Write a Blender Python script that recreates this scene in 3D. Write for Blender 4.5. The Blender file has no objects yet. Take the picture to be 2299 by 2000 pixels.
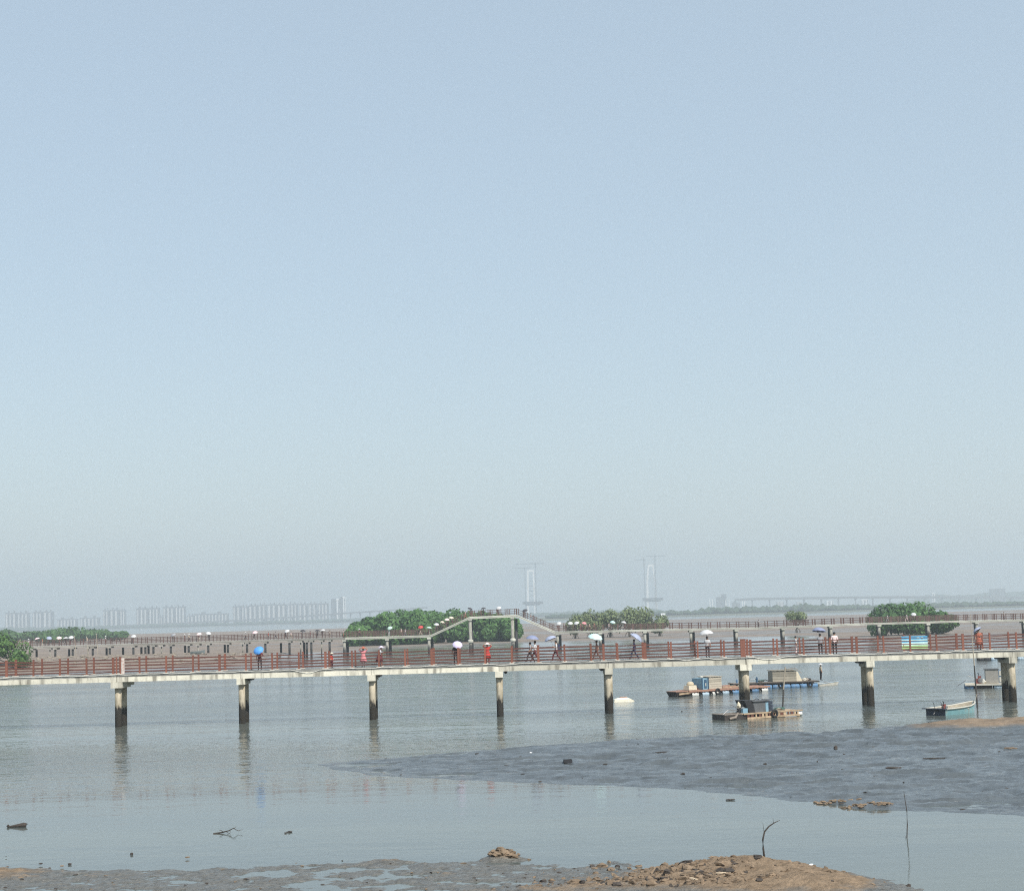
import bpy, bmesh, math, random
import numpy as np
from mathutils import Vector, Matrix

random.seed(7)
R = math.radians
scene = bpy.context.scene
COL = scene.collection

# ------------------------------------------------------------------ camera
PW, PH, F = 2299.0, 2000.0, 3600.0        # photograph frame and focal length in its pixels
EYE = Vector((0.0, 0.0, 8.0))
PITCH, ROLL, SHIFT = math.atan(300.0 / F), R(1.6), 80.0
_f = Vector((0, math.cos(PITCH), math.sin(PITCH)))
_r0, _u0 = Vector((1, 0, 0)), Vector((0, -math.sin(PITCH), math.cos(PITCH)))
_r = _r0 * math.cos(ROLL) - _u0 * math.sin(ROLL)
_u = _u0 * math.cos(ROLL) + _r0 * math.sin(ROLL)
cam_d = bpy.data.cameras.new('camera')
cam = bpy.data.objects.new('camera', cam_d)
COL.objects.link(cam)
cam.matrix_world = Matrix(((_r.x, _u.x, -_f.x, EYE.x), (_r.y, _u.y, -_f.y, EYE.y), (_r.z, _u.z, -_f.z, EYE.z), (0, 0, 0, 1)))
cam_d.sensor_width = 36.0
cam_d.lens = F / PW * 36.0
cam_d.shift_y = SHIFT / PW
cam_d.clip_start, cam_d.clip_end = 0.5, 60000.0
scene.camera = cam

# ------------------------------------------------------------------ sky, sun, exposure
SUN_EL, SUN_AZ = R(47), R(146)            # azimuth clockwise from +Y (view direction): behind the camera, to the right
world = bpy.data.worlds.new('World')
scene.world = world
world.use_nodes = True
wn = world.node_tree
wn.nodes.clear()
w_out = wn.nodes.new('ShaderNodeOutputWorld')
w_bg = wn.nodes.new('ShaderNodeBackground')
w_sky = wn.nodes.new('ShaderNodeTexSky')
w_sky.sky_type = 'NISHITA'
w_sky.sun_disc = False
w_sky.sun_elevation = SUN_EL
w_sky.sun_rotation = SUN_AZ
w_sky.altitude = 0
w_sky.air_density = 1.25
w_sky.dust_density = 1.0
w_sky.ozone_density = 2.5
w_bg.inputs['Strength'].default_value = 0.15
w_mix = wn.nodes.new('ShaderNodeMix')          # the same even veil of high haze over the whole sky
w_mix.data_type = 'RGBA'
w_mix.inputs['Factor'].default_value = 0.64
w_mix.inputs['B'].default_value = (3.30, 3.98, 4.45, 1)
wn.links.new(w_sky.outputs[0], w_mix.inputs['A'])
wn.links.new(w_mix.outputs['Result'], w_bg.inputs['Color'])
wn.links.new(w_bg.outputs[0], w_out.inputs['Surface'])
sun_d = bpy.data.lights.new('sun', 'SUN')
sun_d.energy = 4.8
sun_d.angle = R(0.6)
sun_d.color = (1.0, 0.95, 0.87)
sun = bpy.data.objects.new('sun', sun_d)
COL.objects.link(sun)
_sd = Vector((math.sin(SUN_AZ) * math.cos(SUN_EL), math.cos(SUN_AZ) * math.cos(SUN_EL), math.sin(SUN_EL)))
sun.rotation_euler = _sd.to_track_quat('Z', 'Y').to_euler()
sun.location = (40, -40, 120)
vs = scene.view_settings
vs.view_transform, vs.look, vs.exposure, vs.gamma = 'Standard', 'None', 0.09, 1.0
vs.use_curve_mapping = False
scene.render.engine = 'CYCLES'
cy = scene.cycles
cy.use_denoising = False          # leave the fine grain a phone picture has
cy.filter_width = 1.15
cy.max_bounces = 8
cy.volume_bounces = 2
cy.transparent_max_bounces = 8
cy.sample_clamp_direct = 3.0
cy.sample_clamp_indirect = 3.0
cy.caustics_reflective = False
cy.caustics_refractive = False

# ------------------------------------------------------------------ layout helpers
def ray(u, v):
    x = (u - PW / 2) / F
    y = (PH / 2 - v + SHIFT) / F
    return _f + _r * x + _u * y
def at(u, v, D):                           # the point at depth Y = D seen at photo pixel (u, v)
    d = ray(u, v)
    return EYE + d * (D / d.y)
def ground(u, v, z=0.0):                   # the point of the level z seen at photo pixel (u, v)
    d = ray(u, v)
    return EYE + d * ((z - EYE.z) / d.z)
def X(u, D):                               # world x of a thing seen in column u at depth D, near the horizon
    return at(u, 1380 - 0.028 * (u - 1150), D).x
def hash2(ix, iy, s):
    t = np.sin(ix * 127.1 + iy * 311.7 + s * 74.7) * 43758.5453
    return t - np.floor(t)
def vnoise(x, y, s=0):
    ix, iy = np.floor(x), np.floor(y)
    fx, fy = x - ix, y - iy
    fx, fy = fx * fx * (3 - 2 * fx), fy * fy * (3 - 2 * fy)
    a, b = hash2(ix, iy, s), hash2(ix + 1, iy, s)
    c, d = hash2(ix, iy + 1, s), hash2(ix + 1, iy + 1, s)
    return (a + (b - a) * fx) * (1 - fy) + (c + (d - c) * fx) * fy
def fbm(x, y, s=0, o=4, g=0.5):
    t, a, n = 0, 1.0, 0
    for k in range(o):
        t = t + a * (vnoise(x, y, s + k * 3.1) - 0.5)
        n += a
        a *= g
        x, y = x * 2.03 + 11.3, y * 2.03 + 5.7
    return t / n
def sstep(a, b, x):
    t = np.clip((x - a) / (b - a), 0, 1)
    return t * t * (3 - 2 * t)

# ------------------------------------------------------------------ object helpers
def prop(o, label=None, cat=None, group=None, kind=None):
    if label: o['label'] = label
    if cat: o['category'] = cat
    if group: o['group'] = group
    if kind: o['kind'] = kind
    return o
def empty(name, loc=(0, 0, 0), rz=0.0, label=None, cat=None, group=None):
    o = bpy.data.objects.new(name, None)
    o.empty_display_size = 0.2
    COL.objects.link(o)
    o.location = loc
    o.rotation_euler = (0, 0, rz)
    return prop(o, label, cat, group)
def link(name, me, mat=None, parent=None, loc=None, rot=None, scale=None):
    o = bpy.data.objects.new(name, me)
    COL.objects.link(o)
    if mat is not None and len(me.materials) == 0:
        me.materials.append(mat)
    if parent is not None: o.parent = parent
    if loc is not None: o.location = loc
    if rot is not None: o.rotation_euler = rot
    if scale is not None: o.scale = scale
    return o

class MB:
    """collects shapes of ONE part"""
    def __init__(s):
        s.v, s.f = [], []
    def add(s, vs_, fs):
        n = len(s.v)
        s.v += [tuple(p) for p in vs_]
        s.f += [tuple(i + n for i in q) for q in fs]
        return s
    def box(s, c, d, rz=0.0, taper=1.0, m=None):
        c = Vector(c)
        ca, sa = math.cos(rz), math.sin(rz)
        vv = []
        for k in (-1, 1):
            t = taper if k > 0 else 1.0
            for i, j in ((-1, -1), (1, -1), (1, 1), (-1, 1)):
                x, y, z = i * d[0] / 2 * t, j * d[1] / 2 * t, k * d[2] / 2
                p = Vector((x * ca - y * sa, x * sa + y * ca, z))
                if m is not None: p = m @ p
                vv.append(c + p)
        return s.add(vv, [(3, 2, 1, 0), (4, 5, 6, 7), (0, 1, 5, 4), (1, 2, 6, 5), (2, 3, 7, 6), (3, 0, 4, 7)])
    def beam(s, p, q, w, h):                # box between two points, h is its upright size
        p, q = Vector(p), Vector(q)
        d = (q - p).normalized()
        side = d.cross(Vector((0, 0, 1)))
        side = side.normalized() if side.length > 1e-4 else Vector((1, 0, 0))
        up = side.cross(d).normalized()
        vv = []
        for e in (p, q):
            for i, j in ((-1, -1), (1, -1), (1, 1), (-1, 1)):
                vv.append(e + side * (i * w / 2) + up * (j * h / 2))
        return s.add(vv, [(0, 1, 2, 3), (7, 6, 5, 4), (0, 4, 5, 1), (1, 5, 6, 2), (2, 6, 7, 3), (3, 7, 4, 0)])
    def tube(s, pts, rads, n=8, cap=True):
        pts = [Vector(p) for p in pts]
        if not hasattr(rads, '__len__'): rads = [rads] * len(pts)
        base = len(s.v)
        for k, p in enumerate(pts):
            d = (pts[min(k + 1, len(pts) - 1)] - pts[max(k - 1, 0)]).normalized()
            a = d.cross(Vector((0, 0, 1)))
            a = a.normalized() if a.length > 1e-3 else Vector((1, 0, 0))
            b = d.cross(a).normalized()
            for i in range(n):
                t = 2 * math.pi * i / n
                s.v.append(tuple(p + (a * math.cos(t) + b * math.sin(t)) * rads[k]))
        for k in range(len(pts) - 1):
            for i in range(n):
                j = (i + 1) % n
                s.f.append((base + k * n + i, base + (k + 1) * n + i, base + (k + 1) * n + j, base + k * n + j))
        if cap:
            s.f.append(tuple(base + i for i in range(n)))
            s.f.append(tuple(base + (len(pts) - 1) * n + i for i in reversed(range(n))))
        return s
    def lathe(s, prof, c=(0, 0, 0), n=16, cap=True):
        base = len(s.v)
        for r, z in prof:
            for i in range(n):
                t = 2 * math.pi * i / n
                s.v.append((c[0] + r * math.cos(t), c[1] + r * math.sin(t), c[2] + z))
        for k in range(len(prof) - 1):
            for i in range(n):
                j = (i + 1) % n
                s.f.append((base + k * n + i, base + k * n + j, base + (k + 1) * n + j, base + (k + 1) * n + i))
        if cap:
            s.f.append(tuple(base + i for i in reversed(range(n))))
            s.f.append(tuple(base + (len(prof) - 1) * n + i for i in range(n)))
        return s
    def lump(s, c, r, seed=0, rough=0.3):   # an uneven clod
        rnd = random.Random(seed)
        prof = [(0.0, -1), (0.75, -0.55), (1, 0), (0.7, 0.6), (0.0, 1)]
        n = 6
        vv, ff = [], []
        for k, (rr, z) in enumerate(prof):
            for i in range(n if 0 < k < 4 else 1):
                t = 2 * math.pi * (i + 0.5 * (k % 2)) / n
                q = 1 + rough * (rnd.random() * 2 - 1)
                vv.append((c[0] + r[0] * rr * math.cos(t) * q, c[1] + r[1] * rr * math.sin(t) * q, c[2] + r[2] * z * q))
        for i in range(n):
            j = (i + 1) % n
            ff += [(0, 1 + j, 1 + i), (1 + i, 1 + j, 1 + n + j, 1 + n + i), (1 + n + i, 1 + n + j, 1 + 2 * n + j, 1 + 2 * n + i), (1 + 2 * n + i, 1 + 2 * n + j, 1 + 3 * n)]
        return s.add(vv, ff)
    def mesh(s, name, smooth=False):
        me = bpy.data.meshes.new(name)
        me.from_pydata(s.v, [], s.f)
        me.update()
        if smooth:
            me.polygons.foreach_set('use_smooth', [True] * len(me.polygons))
        return me
    def build(s, name, mat, parent=None, smooth=False, **k):
        return link(name, s.mesh(name, smooth), mat, parent, **k)

# ------------------------------------------------------------------ materials
MATS = {}
def pm(name, col, rough=0.8, var=0.18, scale=3.0, bump=0.0, bscale=None, metal=0.0, spec=0.5, stain=None, obj=False):
    """procedural surface: base colour with noise variation, optional relief, optional stain (colour, scale, amount)"""
    if name in MATS: return MATS[name]
    m = bpy.data.materials.new(name)
    m.use_nodes = True
    nt = m.node_tree
    b = nt.nodes['Principled BSDF']
    tc = nt.nodes.new('ShaderNodeTexCoord')
    co = tc.outputs['Object']
    nz = nt.nodes.new('ShaderNodeTexNoise')
    nz.inputs['Scale'].default_value = scale
    nz.inputs['Detail'].default_value = 5
    nt.links.new(co, nz.inputs['Vector'])
    mr = nt.nodes.new('ShaderNodeMapRange')
    mr.inputs['From Min'].default_value, mr.inputs['From Max'].default_value = 0.3, 0.7
    mr.inputs['To Min'].default_value, mr.inputs['To Max'].default_value = 1 - var, 1 + var
    nt.links.new(nz.outputs['Fac'], mr.inputs['Value'])
    hs = nt.nodes.new('ShaderNodeHueSaturation')
    hs.inputs['Color'].default_value = (*col, 1)
    nt.links.new(mr.outputs[0], hs.inputs['Value'])
    out = hs.outputs[0]
    if obj:                                  # each piece a little different
        oi = nt.nodes.new('ShaderNodeObjectInfo')
        m2 = nt.nodes.new('ShaderNodeMapRange')
        m2.inputs['To Min'].default_value, m2.inputs['To Max'].default_value = 0.8, 1.2
        nt.links.new(oi.outputs['Random'], m2.inputs['Value'])
        h2 = nt.nodes.new('ShaderNodeHueSaturation')
        nt.links.new(m2.outputs[0], h2.inputs['Value'])
        nt.links.new(out, h2.inputs['Color'])
        out = h2.outputs[0]
    if stain:
        n2 = nt.nodes.new('ShaderNodeTexNoise')
        n2.inputs['Scale'].default_value = stain[1]
        n2.inputs['Detail'].default_value = 6
        if len(stain) > 3:
            mp = nt.nodes.new('ShaderNodeMapping')
            mp.inputs['Scale'].default_value = stain[3]
            nt.links.new(co, mp.inputs['Vector'])
            nt.links.new(mp.outputs[0], n2.inputs['Vector'])
        else:
            nt.links.new(co, n2.inputs['Vector'])
        r2 = nt.nodes.new('ShaderNodeMapRange')
        r2.inputs['From Min'].default_value, r2.inputs['From Max'].default_value = 0.5, 0.68
        r2.inputs['To Max'].default_value = stain[2]
        nt.links.new(n2.outputs['Fac'], r2.inputs['Value'])
        mx = nt.nodes.new('ShaderNodeMix')
        mx.data_type = 'RGBA'
        nt.links.new(r2.outputs[0], mx.inputs['Factor'])
        nt.links.new(out, mx.inputs['A'])
        mx.inputs['B'].default_value = (*stain[0], 1)
        out = mx.outputs['Result']
    nt.links.new(out, b.inputs['Base Color'])
    b.inputs['Roughness'].default_value = rough
    b.inputs['Metallic'].default_value = metal
    b.inputs['Specular IOR Level'].default_value = spec
    if bump:
        n3 = nt.nodes.new('ShaderNodeTexNoise')
        n3.inputs['Scale'].default_value = bscale or scale * 4
        n3.inputs['Detail'].default_value = 5
        nt.links.new(co, n3.inputs['Vector'])
        bp = nt.nodes.new('ShaderNodeBump')
        bp.inputs['Strength'].default_value = bump
        bp.inputs['Distance'].default_value = 0.05
        nt.links.new(n3.outputs['Fac'], bp.inputs['Height'])
        nt.links.new(bp.outputs[0], b.inputs['Normal'])
    MATS[name] = m
    return m

def node(nt, kind, **kw):
    n = nt.nodes.new(kind)
    for k, v in kw.items():
        n.inputs[k.replace('_', ' ')].default_value = v
    return n
# ================================================================== THE SETTING
# ------------------------------------------------------------------ water
def water_material():
    m = bpy.data.materials.new('estuary_water')
    m.use_nodes = True
    nt = m.node_tree
    L = nt.links.new
    b = nt.nodes['Principled BSDF']
    geo = nt.nodes.new('ShaderNodeNewGeometry')
    def noise(sx, sy, detail, rough=0.55, off=0.0):
        mp = nt.nodes.new('ShaderNodeMapping')
        mp.inputs['Scale'].default_value = (sx, sy, 1)
        mp.inputs['Location'].default_value = (off, off * 0.7, 0)
        L(geo.outputs['Position'], mp.inputs['Vector'])
        n = node(nt, 'ShaderNodeTexNoise', Scale=1.0, Detail=detail, Roughness=rough)
        L(mp.outputs[0], n.inputs['Vector'])
        return n.outputs['Fac']
    def rng(src, a, c, lo, hi):
        r = nt.nodes.new('ShaderNodeMapRange')
        r.inputs['From Min'].default_value, r.inputs['From Max'].default_value = a, c
        r.inputs['To Min'].default_value, r.inputs['To Max'].default_value = lo, hi
        L(src, r.inputs['Value'])
        return r.outputs[0]
    def mul(a, c):
        n = nt.nodes.new('ShaderNodeMath')
        n.operation = 'MULTIPLY'
        L(a, n.inputs[0]); L(c, n.inputs[1])
        return n.outputs[0]
    ripple = noise(1.2, 0.9, 3, 0.6)                       # wind ripples, crests along x
    swell = noise(0.07, 0.26, 4, 0.6, 31.0)
    calm = rng(noise(0.012, 0.05, 2, 0.5, 7.0), 0.40, 0.62, 0.35, 1.0)   # calm and ruffled patches
    sep = nt.nodes.new('ShaderNodeSeparateXYZ')
    L(geo.outputs['Position'], sep.inputs[0])
    open_ = rng(sep.outputs['Y'], 76.0, 108.0, 0.10, 1.0)      # the pool behind the mud bar lies still
    amt = mul(calm, open_)
    h = nt.nodes.new('ShaderNodeMath')
    h.operation = 'ADD'
    L(rng(ripple, 0, 1, 0, 0.85), h.inputs[0])
    L(rng(swell, 0, 1, 0, 2.6), h.inputs[1])
    bp = nt.nodes.new('ShaderNodeBump')
    bp.inputs['Distance'].default_value = 0.22
    L(h.outputs[0], bp.inputs['Height'])
    L(rng(amt, 0, 1, 0.012, 0.8), bp.inputs['Strength'])
    L(bp.outputs[0], b.inputs['Normal'])
    mx = nt.nodes.new('ShaderNodeMix')
    mx.data_type = 'RGBA'
    mx.inputs['A'].default_value = (0.085, 0.102, 0.100, 1)
    mx.inputs['B'].default_value = (0.120, 0.134, 0.116, 1)
    L(rng(noise(0.02, 0.08, 3, 0.5, 17.0), 0.35, 0.65, 0, 1), mx.inputs['Factor'])
    L(mx.outputs['Result'], b.inputs['Base Color'])
    b.inputs['IOR'].default_value = 1.33
    L(rng(amt, 0, 1, 0.075, 0.13), b.inputs['Roughness'])
    return m
def plane_grid(name, xs, ys, zf, mat, kind='structure', smooth=True):
    xs, ys = np.asarray(xs, float), np.asarray(ys, float)
    gx, gy = np.meshgrid(xs, ys)
    gz = zf(gx, gy)
    nx, ny = len(xs), len(ys)
    co = np.stack([gx, gy, gz], -1).reshape(-1, 3)
    i = (np.arange(ny - 1)[:, None] * nx + np.arange(nx - 1)[None, :]).reshape(-1)
    f = np.stack([i, i + 1, i + nx + 1, i + nx], -1)
    me = bpy.data.meshes.new(name)
    me.vertices.add(len(co)); me.vertices.foreach_set('co', co.reshape(-1))
    me.loops.add(f.size); me.loops.foreach_set('vertex_index', f.reshape(-1).astype(np.int32))
    me.polygons.add(len(f))
    me.polygons.foreach_set('loop_start', (np.arange(len(f)) * 4).astype(np.int32))
    me.polygons.foreach_set('use_smooth', np.full(len(f), smooth))
    me.update(calc_edges=True)
    me.validate()
    return prop(link(name, me, mat), kind=kind)
WATER = water_material()
plane_grid('water', np.linspace(-5400, 5400, 13), np.concatenate([[-900, 0], np.linspace(400, 7600, 10)]), lambda x, y: x * 0, WATER)

# ------------------------------------------------------------------ mud
def mud_material(name, wet, dry, z0, z1, stretch, rough_wet=0.24, bs=5.0, bump=0.6, bdist=0.05, bias=0.0, noise_lo=-0.45, noise_hi=0.55):
    """silt that is grey and shiny where it lies low and wet, brown and matt where it has drained"""
    m = bpy.data.materials.new(name)
    m.use_nodes = True
    nt = m.node_tree
    L = nt.links.new
    b = nt.nodes['Principled BSDF']
    geo = nt.nodes.new('ShaderNodeNewGeometry')
    sep = nt.nodes.new('ShaderNodeSeparateXYZ')
    L(geo.outputs['Position'], sep.inputs[0])
    mp = nt.nodes.new('ShaderNodeMapping')
    mp.inputs['Scale'].default_value = stretch
    L(geo.outputs['Position'], mp.inputs['Vector'])
    nz = node(nt, 'ShaderNodeTexNoise', Scale=1.0, Detail=5.0, Roughness=0.6)
    L(mp.outputs[0], nz.inputs['Vector'])
    r = nt.nodes.new('ShaderNodeMapRange')
    r.inputs['From Min'].default_value, r.inputs['From Max'].default_value = z0, z1
    r.inputs['To Min'].default_value, r.inputs['To Max'].default_value = -0.5 + bias, 0.9 + bias
    r.clamp = False
    L(sep.outputs['Z'], r.inputs['Value'])
    r2 = nt.nodes.new('ShaderNodeMapRange')
    r2.inputs['From Min'].default_value, r2.inputs['From Max'].default_value = 0.3, 0.7
    r2.inputs['To Min'].default_value, r2.inputs['To Max'].default_value = noise_lo, noise_hi
    L(nz.outputs['Fac'], r2.inputs['Value'])
    ad = nt.nodes.new('ShaderNodeMath')
    ad.operation = 'ADD'
    ad.use_clamp = True
    L(r.outputs[0], ad.inputs[0]); L(r2.outputs[0], ad.inputs[1])
    n2 = node(nt, 'ShaderNodeTexNoise', Scale=bs * 0.35, Detail=6.0, Roughness=0.65)
    L(geo.outputs['Position'], n2.inputs['Vector'])
    mx = nt.nodes.new('ShaderNodeMix')
    mx.data_type = 'RGBA'
    mx.inputs['A'].default_value, mx.inputs['B'].default_value = (*wet, 1), (*dry, 1)
    L(ad.outputs[0], mx.inputs['Factor'])
    hs = nt.nodes.new('ShaderNodeHueSaturation')
    r3 = nt.nodes.new('ShaderNodeMapRange')
    r3.inputs['From Min'].default_value, r3.inputs['From Max'].default_value = 0.3, 0.7
    r3.inputs['To Min'].default_value, r3.inputs['To Max'].default_value = 0.65, 1.3
    L(n2.outputs['Fac'], r3.inputs['Value'])
    L(r3.outputs[0], hs.inputs['Value'])
    L(mx.outputs['Result'], hs.inputs['Color'])
    L(hs.outputs[0], b.inputs['Base Color'])
    r4 = nt.nodes.new('ShaderNodeMapRange')
    r4.inputs['To Max'].default_value = 0.95
    nf = node(nt, 'ShaderNodeTexNoise', Scale=1.0, Detail=4.0, Roughness=0.6)        # a film of water lies in streaks
    mf = nt.nodes.new('ShaderNodeMapping')
    mf.inputs['Scale'].default_value = (stretch[0] * 1.3, stretch[1] * 2.2, 1)
    mf.inputs['Location'].default_value = (3.7, 9.1, 0)
    L(geo.outputs['Position'], mf.inputs['Vector'])
    L(mf.outputs[0], nf.inputs['Vector'])
    rf4 = nt.nodes.new('ShaderNodeMapRange')
    rf4.inputs['From Min'].default_value, rf4.inputs['From Max'].default_value = 0.40, 0.62
    rf4.inputs['To Min'].default_value, rf4.inputs['To Max'].default_value = rough_wet * 0.4, rough_wet * 2.2
    L(nf.outputs['Fac'], rf4.inputs['Value'])
    L(rf4.outputs[0], r4.inputs['To Min'])
    L(ad.outputs[0], r4.inputs['Value'])
    L(r4.outputs[0], b.inputs['Roughness'])
    r5 = nt.nodes.new('ShaderNodeMapRange')
    r5.inputs['To Min'].default_value, r5.inputs['To Max'].default_value = 0.5, 0.15
    L(ad.outputs[0], r5.inputs['Value'])
    L(r5.outputs[0], b.inputs['Specular IOR Level'])
    n3 = node(nt, 'ShaderNodeTexNoise', Scale=bs, Detail=6.0, Roughness=0.6)
    L(geo.outputs['Position'], n3.inputs['Vector'])
    bp = nt.nodes.new('ShaderNodeBump')
    bp.inputs['Strength'].default_value = bump
    bp.inputs['Distance'].default_value = bdist
    L(n3.outputs['Fac'], bp.inputs['Height'])
    L(bp.outputs[0], b.inputs['Normal'])
    return m
MUD_NEAR = mud_material('near_mud', (0.135, 0.13, 0.115), (0.235, 0.172, 0.116), 0.045, 0.20, (0.9, 1.3, 1), 0.20, 9.0, 1.0, 0.10)
MUD_BAR = mud_material('bar_mud', (0.088, 0.100, 0.106), (0.21, 0.16, 0.115), 0.60, 0.88, (0.25, 0.5, 1), 0.15, 3.0, 1.0, 0.09)
MUD_FAR = mud_material('far_mud', (0.18, 0.16, 0.14), (0.235, 0.190, 0.155), 0.30, 1.7, (0.005, 0.022, 1), 0.14, 0.6, 0.25, 0.1, bias=0.75, noise_lo=-1.1, noise_hi=0.9)

def poly_sdf(px, py, poly):                 # > 0 inside
    d = np.full(px.shape, 1e9)
    inside = np.zeros(px.shape, bool)
    n = len(poly)
    for k in range(n):
        ax, ay = poly[k]
        bx, by = poly[(k + 1) % n]
        ex, ey = bx - ax, by - ay
        t = np.clip(((px - ax) * ex + (py - ay) * ey) / (ex * ex + ey * ey + 1e-12), 0, 1)
        d = np.minimum(d, np.hypot(px - ax - t * ex, py - ay - t * ey))
        c = ((ay > py) != (by > py)) & (px < ex * (py - ay) / (ey + 1e-12) + ax)
        inside ^= c
    return np.where(inside, d, -d)
def gpoly(uv):
    return [tuple(ground(u, v).xy) for u, v in uv]

# the mud bar across the middle: a low lip on its far side, then a long wet slope down to the calm pool
_up = [(715, 1714), (1000, 1692), (1200, 1682), (1342, 1677), (1500, 1671), (1700, 1661), (1900, 1656), (2050, 1650), (2150, 1645), (2299, 1638), (2520, 1628)]
_lo = [(2520, 1848), (2299, 1830), (2150, 1823), (2000, 1816), (1850, 1803), (1700, 1788), (1500, 1768), (1300, 1760), (1200, 1757), (1050, 1752), (900, 1744), (790, 1734)]
UP, LO = gpoly(_up), gpoly(_lo)
BAR = UP + LO
def line_dist(px, py, pts):
    d = np.full(px.shape, 1e9)
    for (ax, ay), (bx, by) in zip(pts[:-1], pts[1:]):
        ex, ey = bx - ax, by - ay
        t = np.clip(((px - ax) * ex + (py - ay) * ey) / (ex * ex + ey * ey + 1e-12), 0, 1)
        d = np.minimum(d, np.hypot(px - ax - t * ex, py - ay - t * ey))
    return d
_c1, _c2, _c3 = ground(2240, 1652), ground(1950, 1812), ground(1870, 1803)
def bar_z(x, y):
    s = poly_sdf(x, y, BAR) + 1.3 * fbm(x * 0.45, y * 0.8, 3, 5, 0.6)
    du, dl = line_dist(x, y, UP), line_dist(x, y, LO)
    tip = sstep(-12, 7, x)                    # the western tip barely clears the water
    prof = (0.12 * sstep(0, 0.5, s) + 0.50 * dl / (dl + du + 0.01)) * sstep(-0.1, 2.2, np.minimum(s, du)) ** 0.7
    z = np.where(s > 0, 0.015 + prof * (0.03 + 0.97 * tip), np.maximum(s * 0.2, -0.5))
    lumps = fbm(x * 0.8, y * 2.0, 8, 5, 0.62)
    z = z + sstep(-0.3, 1.5, s) * (lumps * (0.16 + 0.08 * tip) + 0.05 * tip * fbm(x * 2.2, y * 4.5, 31, 3))
    rill = 1 - np.minimum(np.abs(fbm(x * 0.16 + y * 0.10, y * 0.30, 52, 3)) * 14, 1)      # drainage rills running down to the pool
    z = z - sstep(0.3, 2.0, s) * (0.16 * rill + 0.16 * sstep(0.06, 0.16, fbm(x * 0.22, y * 0.55, 61, 3)))
    def g(p, a, b, h):
        return h * np.exp(-(((x - p.x) / a) ** 2 + ((y - p.y) / b) ** 2))
    z = z + g(_c1, 6.0, 3.6, 0.40) * (1 + 0.9 * fbm(x * 0.5, y * 0.8, 71, 4)) + (g(_c2, 0.9, 0.4, 0.12) + g(_c3, 0.8, 0.35, 0.08)) * (1 + 1.2 * fbm(x * 4, y * 4, 2, 3))
    return z
plane_grid('mud_bar', np.arange(-15.5, 36, 0.15), np.arange(56.0, 104.0, 0.15), bar_z, MUD_BAR)

# the near bank along the bottom edge
SHORE = [(-400, 1912), (0, 1924), (120, 1938), (300, 1950), (520, 1952), (700, 1938), (900, 1935), (1100, 1940), (1300, 1948), (1450, 1945), (1560, 1945), (1800, 1965), (1980, 1998), (2050, 2012), (2300, 2040), (2700, 2075)]
_sh = np.array([tuple(ground(u, v).xy) for u, v in SHORE])
_m1, _m2, _m3, _m4, _m5, _m6 = ground(1640, 1972), ground(875, 1936), ground(1128, 1930), ground(415, 1928), ground(1780, 1990), ground(0, 1965)
_m7 = ground(1330, 1998)
def near_z(x, y):
    ys = np.interp(x, _sh[:, 0], _sh[:, 1])
    s = ys - y + 0.8 * fbm(x * 0.5, y * 0.8, 5, 4)
    z = np.clip(s * 0.05, -0.4, 0.012 + 0.02 * vnoise(x * 0.35, y * 0.5, 77))
    z = z + fbm(x * 1.3, y * 1.9, 12, 6, 0.66) * 0.26 - 0.002 + 0.10 * fbm(x * 0.45, y * 1.1, 19, 3)
    def g(p, a, b, h):
        return h * np.exp(-(((x - p.x) / a) ** 2 + ((y - p.y) / b) ** 2))
    rough = 1 + 0.9 * fbm(x * 2.6, y * 2.6, 21, 5, 0.6)
    rag = sstep(5.6, 3.4, x) * sstep(0.5, 2.6, x)                 # the left side of the mound is broken ground
    z = z + (g(_m1, 2.6, 1.1, 0.52) + g(_m5, 2.4, 1.6, 0.36)) * (0.75 + 0.25 * rough) + rag * g(_m1, 2.6, 1.2, 1.0) * 0.22 * fbm(x * 4.5, y * 4.5, 41, 4, 0.6)
    z = z + (g(_m2, 0.95, 0.42, 0.17) + g(_m3, 0.75, 0.4, 0.25) + g(_m4, 0.9, 0.3, 0.12)) * rough
    z = z + g(_m6, 1.2, 1.3, 0.18) + g(_m7, 3.2, 0.75, 0.17) * rough
    z = z + 0.30 * sstep(45.5, 41.5, y)
    return np.where(s < -3.2, np.minimum(z, -0.25) , z)
plane_grid('near_bank', np.arange(-19, 19, 0.07), np.arange(38.0, 53.5, 0.07), near_z, MUD_NEAR)

# the wide flats beyond the channel
_edge = np.array([(ground(u, v).x, ground(u, v).y) for u, v in
                  [(-300, 1525), (0, 1517), (300, 1506), (560, 1497), (700, 1476), (900, 1462), (1300, 1450), (1600, 1440), (1800, 1437), (1940, 1444), (2010, 1462), (2130, 1460), (2165, 1437), (2299, 1432), (2700, 1421)]])
def far_level(x, y):
    return 0.85 + 1.1 * sstep(-30, -75, x) * (1 - 0.6 * sstep(336, 372, y))
def far_z(x, y):
    a = x / np.maximum(y, 1)                 # compare along the line of sight
    e = np.interp(a, _edge[:, 0] / _edge[:, 1], _edge[:, 1])
    t = sstep(-6, 26, y - e + 16 * fbm(x * 0.02, y * 0.02, 4, 3))
    z = -0.4 + (far_level(x, y) + 0.4) * t + t * (0.28 * fbm(x * 0.008, y * 0.03, 6, 3) + 0.12 * fbm(x * 0.1, y * 0.2, 9, 3))
    return z * sstep(1500, 1250, y) - 0.5 * sstep(1250, 1500, y)
_ys = 235 * (2600 / 235) ** (np.linspace(0, 1, 420))
plane_grid('mudflat', np.linspace(-1250, 1250, 420), _ys, far_z, MUD_FAR)
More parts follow.
